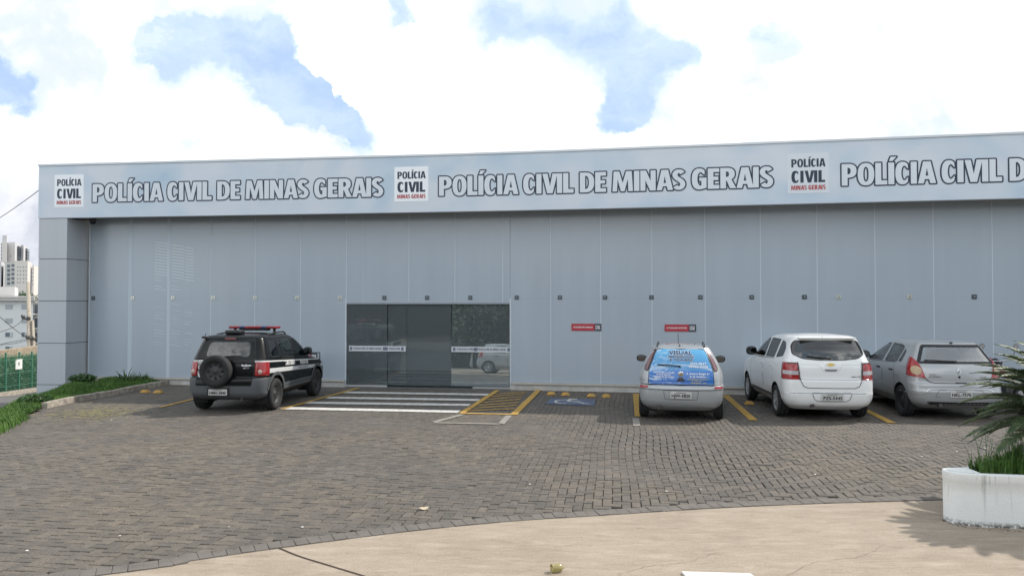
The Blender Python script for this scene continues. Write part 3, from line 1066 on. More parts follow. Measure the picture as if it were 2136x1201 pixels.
        add_text(bm, heavy_text('CIVIL', w * .82, h * .30, 0, gap=.07), lambda u, v, d=0: fp(xa + w * .09 + u, zb + h * .265 + v, .006 + d))
        q = obj('lettering', bm, navy); q.parent = band
        bm = bmesh.new()
        add_text(bm, heavy_text('MINAS GERAIS', w * .84, h * .115, 0, gap=.08), lambda u, v, d=0: fp(xa + w * .08 + u, zb + h * .085 + v, .006 + d))
        q = obj('lettering', bm, red); q.parent = band
    emblem(111, 172, 364.5, 432, True); emblem(822, 893, 348, 420, True); emblem(1645, 1731, 320, 403, False)
    # ---- entrance: sliding panes, printed strips, lobby behind
    tints = [glass_mat('door glass ' + n_, (.74, .80, .82), r_, .008, (.85, .95, 1.0)) for n_, r_ in (('left', .05), ('left', .05), ('centre', .0), ('mirroring', .28), ('mirroring', .28))]
    for m_ in set(tints): pane_haze(m_, .12, (.50, .55, .58))  # pale veil lightens the dim lobby seen through the panes
    cuts = [xl + .012, xg(808), xg(848), xg(941), xg(986), xr - .012]
    for k, (xa, xb) in enumerate(zip(cuts, cuts[1:])):
        bm = bmesh.new(); o = (0, -.03, -.03, -.03, 0)[k]
        slab(bm, gp, xa + .004, xb - .004, .06, ZD - .037, o - .010, o, 1)
        if k in (3, 4):                                    # these two leaves hang a touch out of plumb
            pv = gp(xg(1000), 1.2)
            bmesh.ops.rotate(bm, verts=bm.verts, cent=pv, matrix=Matrix.Rotation(PANE_TILT, 3, Vector((1, -.16, 0)).normalized()))
        part('door_pane', bm, tints[k])
    for (xa, xb) in ((xl + .012, cuts[1]), (cuts[4], xr - .012)):
        bm = bmesh.new(); slab(bm, gp, xa, xb, .01, .058, -.02, .012, 2); part('door_rail', bm, mat('rail aluminium', (.6, .61, .62), .35, .5))
    bm = bmesh.new(); slab(bm, gp, xl, xr, -.05, .008, -2.0, .04, 4); part('threshold', bm, mat('threshold stone', (.13, .135, .14), .35, var=.2, vscale=4))
    strp = mat('printed strip', (.55, .57, .60), .5)
    for (pa, pb, txts) in ((729, 847, (('POLÍCIA CIVIL DE MINAS GERAIS', 738, 797), ('POLÍCIA CIVIL', 812, 835))), (942, 1063.5, (('POLÍCIA CIVIL', 953, 988), ('POLÍCIA CIVIL DE MINAS GERAIS', 996, 1056)))):
        xa, xb = xg(pa), xg(pb); za, zb = aty(900, 735, 20.4).z, aty(900, 723.5, 20.4).z
        bm = bmesh.new(); slab(bm, gp, xa, xb, za, zb, .012, .014, 3); sp = part('printed_strip', bm, strp)
        bm = bmesh.new()
        for (tx, a, c2) in txts:
            ua, ub = xg(a), xg(c2)
            add_text(bm, heavy_text(tx, ub - ua, .065, 0, gap=.08), lambda u, v, d=0: gp(ua + u, (za + zb) / 2 - .03 + v, .0155 + d))
            for e in (a - 5, c2 + 5):
                x = xg(e); slab(bm, gp, x - .035, x + .035, (za + zb) / 2 - .045, (za + zb) / 2 + .045, .0145, .0155, 1)
        o = obj('lettering', bm, mat('strip ink', (.12, .15, .20), .5)); o.parent = sp
    # notice on the left pane
    bm = bmesh.new(); slab(bm, gp, xg(743), xg(759), aty(750, 680, 20.4).z, aty(750, 657, 20.4).z, -.02, -.018, 1); nt = part('notice', bm, mat('notice black', (.02, .018, .02), .5))
    bm = bmesh.new()
    for k in range(5): slab(bm, gp, xg(744), xg(757), aty(750, 678 - k * 2.4, 20.4).z, aty(750, 677 - k * 2.4, 20.4).z, -.0175, -.016, 1)
    o = obj('notice_lines', bm, mat('notice red', (.32, .03, .03), .5)); o.parent = nt
    # lobby
    ya = 21.0
    def inner(name, c, s, m, bev=0.): 
        bm = bmesh.new(); box(bm, c, s, -.14, bev); return part(name, bm, m)
    dk = mat('lobby wall', (.42, .43, .46), .7, var=.06)
    inner('lobby_floor', (-2.2, 25.0, -.03), (12, 7.0, .04), mat('lobby floor', (.22, .23, .24), .25, var=.15, vscale=3))
    inner('lobby_back_wall', (-2.0, 28.0, 1.8), (12, .2, 3.7), dk)
    inner('lobby_side_wall', (-7.9, 24.9, 1.8), (.2, 6.4, 3.7), dk)
    inner('lobby_side_wall', (3.3, 24.2, 1.8), (.2, 6.4, 3.7), dk)
    inner('lobby_ceiling', (-2.2, 25.2, 3.6), (12, 6.4, .1), mat('lobby ceiling', (.35, .35, .36), .8))
    inner('lobby_beam', (-2.1, 26.2, 2.75), (11.5, .3, 1.2), mat('lobby beam', (.05, .05, .08), .7))
    inner('lobby_counter', (-2.1, 25.0, .58), (10.6, .5, .92), mat('counter front', (.80, .82, .83), .5, var=.04), .01)
    inner('lobby_counter_base', (-2.1, 24.97, .055), (10.6, .46, .11), mat('counter base', (.02, .02, .025), .5))
    inner('lobby_screen', (-4.6, 26.0, 1.35), (1.0, .08, .9), mat('dark screen', (.02, .022, .03), .3), .02)
    inner('lobby_chair_row', (-5.9, 25.6, 1.2), (1.2, .5, .35), mat('dark blue seat', (.05, .06, .09), .6), .05)


build_station()


def wall_sign(px0, px1, y0, y1, split, line1, label):
    xa, xb, xs = xg(px0), xg(px1), xg(split); D = G((xa + xb) / 2)
    zb, zt = aty(1300, y1, D).z, aty(1300, y0, D).z
    root = empty('wall_sign', gp((xa + xb) / 2, zb, .004), label=label, cat='sign', group='red and black signs on the panels')
    inv = Matrix.Translation(-root.location)
    def p(name, bm, m):
        o = obj(name, bm, m, root); o.matrix_parent_inverse = inv; return o
    bm = bmesh.new(); slab(bm, gp, xa, xs, zb, zt, .005, .017, 2); p('red_plate', bm, mat('sign red gloss', (.40, .035, .05), .4))
    bm = bmesh.new(); slab(bm, gp, xs, xb, zb, zt, .005, .017, 2); p('dark_plate', bm, mat('sign dark', (.012, .014, .03), .4))
    wh = mat('sign white', (.72, .72, .72), .5)
    h = zt - zb; bm = bmesh.new(); w = xs - xa
    add_text(bm, plain_text(line1, w * .84, h * .20, .03), lambda u, v: gp((xa + xs) / 2 + u, (zt + zb) / 2 + v, .019))
    p('lettering', bm, wh)
    bm = bmesh.new(); w2 = xb - xs
    add_text(bm, heavy_text('POLÍCIA', w2 * .74, h * .15, 0), lambda u, v, d=0: gp(xs + w2 * .13 + u, zb + h * .64 + v, .019 + d))
    add_text(bm, heavy_text('CIVIL', w2 * .74, h * .25, 0), lambda u, v, d=0: gp(xs + w2 * .13 + u, zb + h * .32 + v, .019 + d))
    add_text(bm, heavy_text('MINAS GERAIS', w2 * .74, h * .09, 0), lambda u, v, d=0: gp(xs + w2 * .13 + u, zb + h * .17 + v, .019 + d))
    p('emblem', bm, wh)


wall_sign(1192, 1254, 675, 689.5, 1240, 'ANTECEDENTES CRIMINAIS', 'red sign with black end on the bare panels, no car under it')
wall_sign(1386, 1451.5, 676.5, 691, 1436, 'AUTORIDADES VISITANTES', 'red sign with black end above the car with the blue rear wrap')


def build_cctv():
    x = xg(204); p = gp(x, Z_SOF - .01, .25)
    root = empty('security_camera', p, label='dark dome security camera under the soffit beside the corner column', cat='camera')
    bm = bmesh.new(); lathe(bm, [(0, .0), (0, .09), (-.06, .095), (-.07, .085)], 'z', (0, 0, 0), 20); obj('housing', bm, mat('camera housing', (.05, .05, .065), .4), root)
    bm = bmesh.new(); lathe(bm, [(-.07, .08), (-.12, .075), (-.155, .05), (-.165, 0)], 'z', (0, 0, 0), 20); obj('dome', bm, mat('camera dome', (.015, .015, .03), .15), root)
    x = xg(178); p = gp(x, Z_SOF - .03, .42)
    bm = bmesh.new(); box(bm, (0, 0, 0), (.22, .07, .05), .2, .012); tube(bm, [(0, 0, .02), (0, .02, .06)], .012, 6)
    o = obj('motion_sensor', bm, mat('sensor black', (.02, .02, .022), .5)); o.location = p
    tag(o, 'small black sensor box under the soffit where it meets the column', 'sensor')


build_cctv()


# ------------------------------------------------------------------ vehicles
def pchip(xs, ys, xq):
    """monotone cubic through the keys, so lofts never bulge"""
    xs, ys = np.asarray(xs, float), np.asarray(ys, float)
    h = np.diff(xs); dl = np.diff(ys) / h
    d = np.zeros_like(ys)
    for k in range(1, len(xs) - 1):
        if dl[k - 1] * dl[k] > 0:
            w1, w2 = 2 * h[k] + h[k - 1], h[k] + 2 * h[k - 1]
            d[k] = (w1 + w2) / (w1 / dl[k - 1] + w2 / dl[k])
    d[0], d[-1] = dl[0], dl[-1]
    out = []
    for q in xq:
        k = int(min(max(np.searchsorted(xs, q) - 1, 0), len(xs) - 2))
        t = (q - xs[k]) / h[k]
        out.append(ys[k] * (1 + 2 * t) * (1 - t) ** 2 + h[k] * d[k] * t * (1 - t) ** 2 + ys[k + 1] * t * t * (3 - 2 * t) + h[k] * d[k + 1] * t * t * (t - 1))
    return np.array(out)


class Body:
    """car shell lofted from plan outlines stacked in height; y runs from the rear (0) to the nose"""
    def __init__(s, keys, crown=.03, nl=64):
        # key: z, rear y, front y, half width, rear corner radius, front corner radius, rear bulge, front bulge
        K = np.array(keys, float)
        ch = [0]
        for a, b_ in zip(K, K[1:]):
            ch.append(ch[-1] + math.sqrt((b_[0] - a[0]) ** 2 + (.8 * (b_[1] - a[1])) ** 2 + (.5 * (b_[2] - a[2])) ** 2 + (.7 * (b_[3] - a[3])) ** 2) + .01)
        q = sorted(set(list(np.linspace(0, ch[-1], nl)) + ch))
        L = np.stack([pchip(ch, K[:, c], q) for c in range(8)], 1)
        s.bm = bmesh.new(); rings = []
        for (z, yr, yf, hw, rr, rf, br, bf) in L:
            half = []
            rr = min(rr, hw * .7); rf = min(rf, hw * .7)
            for x in np.linspace(0, hw - rr, 9)[:-1]: half.append((x, yr + br * (x / hw) ** 2))
            y0 = yr + br * ((hw - rr) / hw) ** 2
            for a in np.linspace(0, math.pi / 2, 7): half.append((hw - rr + rr * math.sin(a), y0 + rr * (1 - math.cos(a))))
            y1 = yf - bf * ((hw - rf) / hw) ** 2
            for y in np.linspace(y0 + rr, y1 - rf, 46)[1:-1]:
                half.append((hw, y))
            for a in np.linspace(0, math.pi / 2, 7): half.append((hw - rf + rf * math.cos(a), y1 - rf + rf * math.sin(a)))
            for x in np.linspace(hw - rf, 0, 9)[1:]: half.append((x, yf - bf * (x / hw) ** 2))
            pts = half + [(-x, y) for (x, y) in half[-2:0:-1]]
            # gentle barrel along the sides
            ym, yl = (yr + yf) / 2, (yf - yr) / 2
            rings.append([s.bm.verts.new((x * (1 - .035 * ((y - ym) / yl) ** 4), y, z)) for x, y in pts])
        N = len(rings[0])
        for a, b_ in zip(rings, rings[1:]):
            for k in range(N): s.bm.faces.new((a[k], a[(k + 1) % N], b_[(k + 1) % N], b_[k]))
        last = rings[-1]; zt = L[-1][0]
        c0 = Vector((0, (L[-1][1] + L[-1][2]) / 2, zt))
        prev = last; base = [v.co.copy() for v in last]
        for sc in (.93, .85, .72, .58, .42, .26, .1):
            rg = [s.bm.verts.new((p.x * sc, c0.y + (p.y - c0.y) * sc, zt + crown * (1 - sc * sc))) for p in base]
            for k in range(N): s.bm.faces.new((prev[k], prev[(k + 1) % N], rg[(k + 1) % N], rg[k]))
            prev = rg
        s.bm.faces.new(prev)
        s.bm.faces.new(rings[0][::-1]).material_index = 1
        s.bm.normal_update()
        for f in s.bm.faces: f.smooth = True
        s.bvh = BVHTree.FromBMesh(s.bm)
        s.ym = (K[:, 1].min() + K[:, 2].max()) / 2
        s.lay = s.bm.faces.layers.int.new('reg')

    def cut(s, poly, ax, side=1, pred=None):
        """score the shell along a 2-D outline seen from the side ('x'), rear ('y') or front ('f'); returns the faces inside"""
        bm = s.bm
        if ax == 'x':
            pr = lambda c: (c.y, c.z); ok = lambda f, c: c.x * side > .2 and f.normal.x * side > .12
            P3 = lambda p: Vector((0, p[0], p[1])); D = Vector((1, 0, 0))
        else:
            sg = -1 if ax == 'y' else 1
            pr = lambda c: (c.x, c.z); ok = lambda f, c: (c.y - s.ym) * sg > 0 and f.normal.y * sg > .08
            P3 = lambda p: Vector((p[0], 0, p[1])); D = Vector((0, 1, 0))
        x0, x1 = min(p[0] for p in poly) - .12, max(p[0] for p in poly) + .12
        y0, y1 = min(p[1] for p in poly) - .12, max(p[1] for p in poly) + .12
        cand = set()
        for f in bm.faces:
            c = f.calc_center_median(); u, v = pr(c)
            if x0 < u < x1 and y0 < v < y1 and ok(f, c): cand.add(f)
        n = len(poly)
        for k in range(n):
            a, b_ = poly[k], poly[(k + 1) % n]
            ex0, ex1, ey0, ey1 = min(a[0], b_[0]), max(a[0], b_[0]), min(a[1], b_[1]), max(a[1], b_[1])
            sel = []
            for f in cand:
                us = [pr(v.co) for v in f.verts]
                if max(u[0] for u in us) < ex0 - .004 or min(u[0] for u in us) > ex1 + .004: continue
                if max(u[1] for u in us) < ey0 - .004 or min(u[1] for u in us) > ey1 + .004: continue
                sel.append(f)
            if not sel: continue
            A, B = P3(a), P3(b_); no = (B - A).cross(D)
            if no.length < 1e-6: continue
            geom = set(sel)
            for f in sel: geom.update(f.verts); geom.update(f.edges)
            r = bmesh.ops.bisect_plane(bm, geom=list(geom), dist=1e-4, plane_co=A, plane_no=no.normalized())
            new = [g for g in r['geom'] if isinstance(g, bmesh.types.BMFace)]
            cand = {f for f in cand if f.is_valid} | {f for f in new if f.is_valid}
        out = []
        for f in cand:
            if not f.is_valid: continue
            c = f.calc_center_median()
            if not ok(f, c): continue
            if in_poly(*pr(c), poly) and (pred is None or pred(c)): out.append(f)
        return out

    def paint(s, poly, ax, mi, side=1):
        for f in s.cut(poly, ax, side): f.material_index = mi

    def take(s, poly, ax, side, name, mats, parent, push=0., drop=False):
        """lift the faces inside an outline out of the shell as a part of their own"""
        fs = s.cut(poly, ax, side)
        return s.lift(fs, name, mats, parent, push, drop)

    def lift(s, fs, name, mats, parent, push=0., drop=False, rim=0.):
        o = None
        if not drop:
            b2 = bmesh.new(); mp = {}
            for f in fs:
                for v in f.verts:
                    if v not in mp: mp[v] = b2.verts.new(v.co + v.normal * push)
                nf = b2.faces.new([mp[v] for v in f.verts]); nf.smooth = True; nf.material_index = f.material_index
            if rim:
                be = [e for e in b2.edges if e.is_boundary]
                r = bmesh.ops.extrude_edge_only(b2, edges=be)
                b2.normal_update()
                inv = {mp[v]: v for v in mp}
                for v in [g for g in r['geom'] if isinstance(g, bmesh.types.BMVert)]:
                    pass
                src = {}
                for e in be:
                    for v in e.verts: src[v] = inv[v].normal.copy()
                for v in [g for g in r['geom'] if isinstance(g, bmesh.types.BMVert)]:
                    near = min(src, key=lambda q: (q.co - v.co).length_squared)
                    v.co = v.co - src[near] * rim
            o = obj(name, b2, mats, parent)
        bmesh.ops.delete(s.bm, geom=list(fs), context='FACES')
        return o

    def on(s, u, v, ax='y', side=1, off=.004):
        """the point of the original shell seen at (u, v), lifted by off"""
        if ax == 'x': o, d = Vector((3 * side, u, v)), Vector((-side, 0, 0))
        elif ax == 'y': o, d = Vector((u, -3, v)), Vector((0, 1, 0))
        else: o, d = Vector((u, 9, v)), Vector((0, -1, 0))
        h = s.bvh.ray_cast(o, d)
        if h[0] is None: return o + d * 3
        n = h[1] if h[1].dot(d) < 0 else -h[1]
        return h[0] + n * off

    def strip(s, pts, w, ax='y', side=1, off=.003, bm=None, mi=0, n=6):
        """a narrow band laid along a line on the shell (seams, mouldings)"""
        own = bm is None
        bm = bm or bmesh.new()
        P = []
        for a, b_ in zip(pts, pts[1:]):
            for k in range(n): P.append((a[0] + (b_[0] - a[0]) * k / n, a[1] + (b_[1] - a[1]) * k / n))
        P.append(pts[-1]); rows = []
        for k, p in enumerate(P):
            a, b_ = P[max(0, k - 1)], P[min(len(P) - 1, k + 1)]
            dx, dy = b_[0] - a[0], b_[1] - a[1]; q = math.hypot(dx, dy) or 1
            nx, ny = -dy / q * w / 2, dx / q * w / 2
            rows.append((bm.verts.new(s.on(p[0] + nx, p[1] + ny, ax, side, off)), bm.verts.new(s.on(p[0] - nx, p[1] - ny, ax, side, off))))
        for a, b_ in zip(rows, rows[1:]):
            f = bm.faces.new((a[0], a[1], b_[1], b_[0])); f.material_index = mi; f.smooth = True
        return bm


def inset(poly, d):
    """shrink an outline towards its middle by about d"""
    cx = sum(p[0] for p in poly) / len(poly); cy = sum(p[1] for p in poly) / len(poly)
    out = []
    n = len(poly)
    area = sum(poly[k][0] * poly[(k + 1) % n][1] - poly[(k + 1) % n][0] * poly[k][1] for k in range(n))
    sg = 1 if area > 0 else -1
    for k in range(n):
        a, p, b_ = poly[k - 1], poly[k], poly[(k + 1) % n]
        e1 = Vector((p[0] - a[0], p[1] - a[1])); e2 = Vector((b_[0] - p[0], b_[1] - p[1]))
        if e1.length < 1e-6 or e2.length < 1e-6: out.append(p); continue
        n1 = Vector((-e1.y, e1.x)).normalized() * sg; n2 = Vector((-e2.y, e2.x)).normalized() * sg
        m = (n1 + n2)
        if m.length < 1e-4: m = n1
        m.normalize(); k2 = d / max(.4, m.dot(n1))
        out.append((p[0] + m.x * k2, p[1] + m.y * k2))
    return out


def wheel(parent, x, y, rad, width, side, rim_m, style='cap', loc=None):
    """tyre lathe with grooved tread, rim with spokes; axis along x"""
    root = empty('wheel', (x, y, rad)); root.parent = parent
    tyre = mat('tyre rubber', (.018, .018, .019), .85, bump=.3, bscale=60)
    w = width / 2; r = rad
    bm = bmesh.new()
    lathe(bm, [(-w * .8, r * .64), (-w, r * .72), (-w * 1.04, r * .86), (-w * .92, r * .955), (-w * .72, r * .99), (-w * .45, r), (-w * .42, r * .975), (-w * .36, r * .975), (-w * .33, r), (w * .33, r), (w * .36, r * .975), (w * .42, r * .975), (w * .45, r), (w * .72, r * .99), (w * .92, r * .955), (w * 1.04, r * .86), (w, r * .72), (w * .8, r * .64)], 'x', n=44)
    obj('tyre', bm, tyre, root)
    bm = bmesh.new(); s = side
    rr = r * .655
    if style == 'steel':
        lathe(bm, [(s * w * .80, rr), (s * w * .86, rr * .94), (s * w * .35, rr * .84), (s * w * .30, rr * .72), (s * w * .45, rr * .55), (s * w * .40, rr * .30), (s * w * .62, rr * .24), (s * w * .66, 0)], 'x', n=32)
        for k in range(9):
            a = 2 * math.pi * k / 9
            lathe(bm, [(s * (w * .42), 0), (s * (w * .42), .022), (s * w * .2, .022)], 'x', (0, rr * .66 * math.cos(a), rr * .66 * math.sin(a)), 8, 1)
    else:
        lathe(bm, [(s * w * .80, rr), (s * w * .92, rr * .96), (s * w * .86, rr * .88), (s * w * .50, rr * .84)], 'x', n=36)
        lathe(bm, [(s * w * .42, rr * .86), (s * w * .40, 0)], 'x', n=36, mi=1)
        lathe(bm, [(s * w * .70, rr * .27), (s * w * .86, rr * .24), (s * w * .90, 0)], 'x', n=20)
        ns = 5 if style == 'five' else 7
        for k in range(ns):
            a = 2 * math.pi * k / ns + .3
            ca, sa = math.cos(a), math.sin(a)
            for (dw, q0, q1) in (((-1), 0, 1),):
                v = []
                for (rad_, hw_, xo) in ((rr * .20, rr * .15, .84), (rr * .60, rr * .13, .80), (rr * .90, rr * .19, .84)):
                    for sg in (-1, 1):
                        v.append(bm.verts.new((s * w * xo, ca * rad_ - sa * hw_ * sg, sa * rad_ + ca * hw_ * sg)))
                for (i0, i1, i2, i3) in ((0, 1, 3, 2), (2, 3, 5, 4)):
                    f = bm.faces.new((v[i0], v[i1], v[i3 if False else i2], v[i3]))
                lo = [bm.verts.new(q.co - Vector((s * w * .3, 0, 0))) for q in v]
                for (i0, i1) in ((0, 2), (2, 4), (1, 3), (3, 5)): bm.faces.new((v[i0], v[i1], lo[i1], lo[i0]))
    obj('rim', bm, [rim_m, mat('rim dark', (.012, .012, .013), .7)], root, False)
    return root


def plate(parent, body, cx, cz, w, h, text, city, ypush=.012):
    """grey licence plate lying against the bodywork"""
    p = body.on(cx, cz, 'y', off=0)
    y = min(body.on(cx + dx * w / 2, cz + dz * h / 2, 'y', off=0).y for dx in (-1, 0, 1) for dz in (-1, 1)) - ypush
    bm = bmesh.new(); box(bm, (cx, y, cz), (w, .008, h), 0, .003)
    pl = obj('license_plate', bm, mat('plate grey', (.50, .50, .48), .45, var=.08, vscale=20), parent)
    bm = bmesh.new()
    add_text(bm, plain_text(text, w * .88, h * .46, .035), lambda u, v: Vector((cx + u, y - .0065, cz - h * .10 + v)))
    add_text(bm, plain_text(city, w * .46, h * .13, .02), lambda u, v: Vector((cx + u, y - .0065, cz + h * .33 + v)))
    obj('lettering', bm, mat('plate ink', (.02, .02, .022), .5), pl)
    return y


def mirror(parent, x, y, z, side, m, s=(.10, .07, .085)):
    bm = bmesh.new()
    blob(bm, (x + side * .12, y, z + .03), s, 2, sq=.75)
    box(bm, (x + side * .03, y + .02, z - .01), (.12, .05, .04), 0, .012)
    for f in bm.faces: f.smooth = True
    o = obj('mirror', bm, m, parent)
    bm = bmesh.new()
    box(bm, (x + side * .12, y - s[1] * .98, z + .03), (s[0] * 1.45, .012, s[2] * 1.4), 0, .005)
    obj('mirror_glass', bm, mat('mirror glass', (.10, .11, .12), .05, 1.0), o)


def seats(parent, ys, w, z0, fabric, floor=None, rear=True):
    """front seats with headrests, rear bench and the dark cabin floor"""
    y0, y1, zf, hw = floor
    bm = bmesh.new(); box(bm, (0, (y0 + y1) / 2, zf), (hw * 2, y1 - y0, .06), 0, .02)
    box(bm, (0, y1 - .12, zf + .42), (hw * 1.9, .42, .30), 0, .08)
    obj('cabin_floor', bm, mat('cabin dark', (.035, .035, .038), .85), parent)
    for sg in (-1, 1):
        bm = bmesh.new(); x = sg * w
        box(bm, (x, ys + .1, z0), (.48, .50, .16), 0, .06)
        box(bm, (x, ys - .20, z0 + .36), (.46, .14, .62), 0, .06, tilt=Matrix.Rotation(R(14), 4, 'X'))
        box(bm, (x, ys - .31, z0 + .76), (.26, .10, .20), 0, .045)
        tube(bm, [(x - .06, ys - .29, z0 + .6), (x - .06, ys - .31, z0 + .7)], .008, 6); tube(bm, [(x + .06, ys - .29, z0 + .6), (x + .06, ys - .31, z0 + .7)], .008, 6)
        for f in bm.faces: f.smooth = True
        obj('front_seat', bm, fabric, parent)
    if rear:
        bm = bmesh.new()
        box(bm, (0, ys - .78, z0), (1.24, .46, .16), 0, .06)
        box(bm, (0, ys - 1.05, z0 + .27), (1.22, .14, .46), 0, .06, tilt=Matrix.Rotation(R(16), 4, 'X'))
        for x in (-.36, .36): box(bm, (x, ys - 1.14, z0 + .54), (.24, .09, .13), 0, .04)
        for f in bm.faces: f.smooth = True
        obj('rear_bench', bm, fabric, parent)
    bm = bmesh.new()
    rg = lathe(bm, [(-.014, .17), (0, .188), (.014, .17), (0, .156), (-.014, .17)], 'y', (0, 0, 0), 24)
    box(bm, (0, 0, 0), (.32, .02, .05), 0, .008)
    bmesh.ops.transform(bm, matrix=Matrix.Translation((-w, ys + .55, z0 + .32)) @ Matrix.Rotation(R(-24), 4, 'X'), verts=bm.verts)
    obj('steering_wheel', bm, mat('cabin dark', (.035, .035, .038), .85), parent)


def car(name, loc, heading, label, cat, spec, group='vehicles parked nose-in along the building'):
    """spec is a builder that receives the root Empty; heading in degrees clockwise from straight ahead"""
    root = empty(name, loc, -R(heading), label, cat, group)
    spec(root)
    return root


def shell_parts(root, B, sp):
    """work shared by every car: wheel arches, wells, glass, doors, wheels"""
    paint = sp['paint']; trim = mat('black trim', (.012, .012, .013), .45)
    seam = mat('panel gap', (.02, .02, .021), .8)
    mats = [paint, mat('underbody', (.012, .012, .013), .9), trim, sp.get('lower', trim), seam, sp.get('extra', trim)]
    rw = sp['wheel_r']; ax = sp['axles']; ar = rw * sp.get('arch', 1.17)
    for side in (-1, 1):
        for ya in ax:
            zc = rw + .01
            circ = [(ya + ar * math.cos(2 * math.pi * k / 28), zc + ar * math.sin(2 * math.pi * k / 28)) for k in range(28)]
            for f in B.cut(circ, 'x', side): f[B.lay] = 9
            B.lift([f for f in B.bm.faces if f[B.lay] == 9], '', None, None, drop=True)
            # dark wheel well behind the opening
            x1 = side * sp['well_x']; x0 = side * (sp['well_x'] - .30)
            n = 18; lo = []
            for k in range(n + 1):
                a = R(-25) + R(230) * k / n
                p = (ya + ar * 1.0 * math.cos(a), zc + ar * 1.0 * math.sin(a))
                lo.append((B.bm.verts.new((x0, *p)), B.bm.verts.new((x1, *p))))
            for a_, b_ in zip(lo, lo[1:]): B.bm.faces.new((a_[0], a_[1], b_[1], b_[0])).material_index = 1
            B.bm.faces.new([a_[0] for a_ in lo]).material_index = 1
    # glass: a black frit band round each pane, then the pane itself
    for nm, poly, a_, sides, frit, gm in sp['glass']:
        for side in sides:
            pl = poly
            if frit:
                for f in B.cut(poly, a_, side): f.material_index = 2
                pl = inset(poly, frit)
            g = B.take(pl, a_, side, nm, [gm], root, push=-.004)
            if g: 
                g.data.materials.clear(); g.data.materials.append(gm)
                g.data.polygons.foreach_set('material_index', [0] * len(g.data.polygons))
    for q in sp.get('pre', ()): q()
    # doors
    for poly in sp['doors']:
        for side in (-1, 1):
            d = B.take(poly, 'x', side, 'door', mats, root, push=0.)
            bm = B.strip(poly + poly[:1], .012, 'x', side, .0015, n=4)
            obj('door_gap', bm, seam, d)
            hy, hz = sp['handle'](poly)
            p = B.on(hy, hz, 'x', side, .012)
            bm = bmesh.new(); box(bm, p, (.026, .17, .034), 0, .010)
            obj('handle', bm, sp.get('handle_m', paint), d)
    return mats, seam, trim


def finish_body(root, B, mats, name='body'):
    o = obj(name, B.bm, mats, root)
    return o


PAINT = lambda n, c, **k: mat(n, c, k.pop('rough', .32), coat=k.pop('coat', .9), **k)


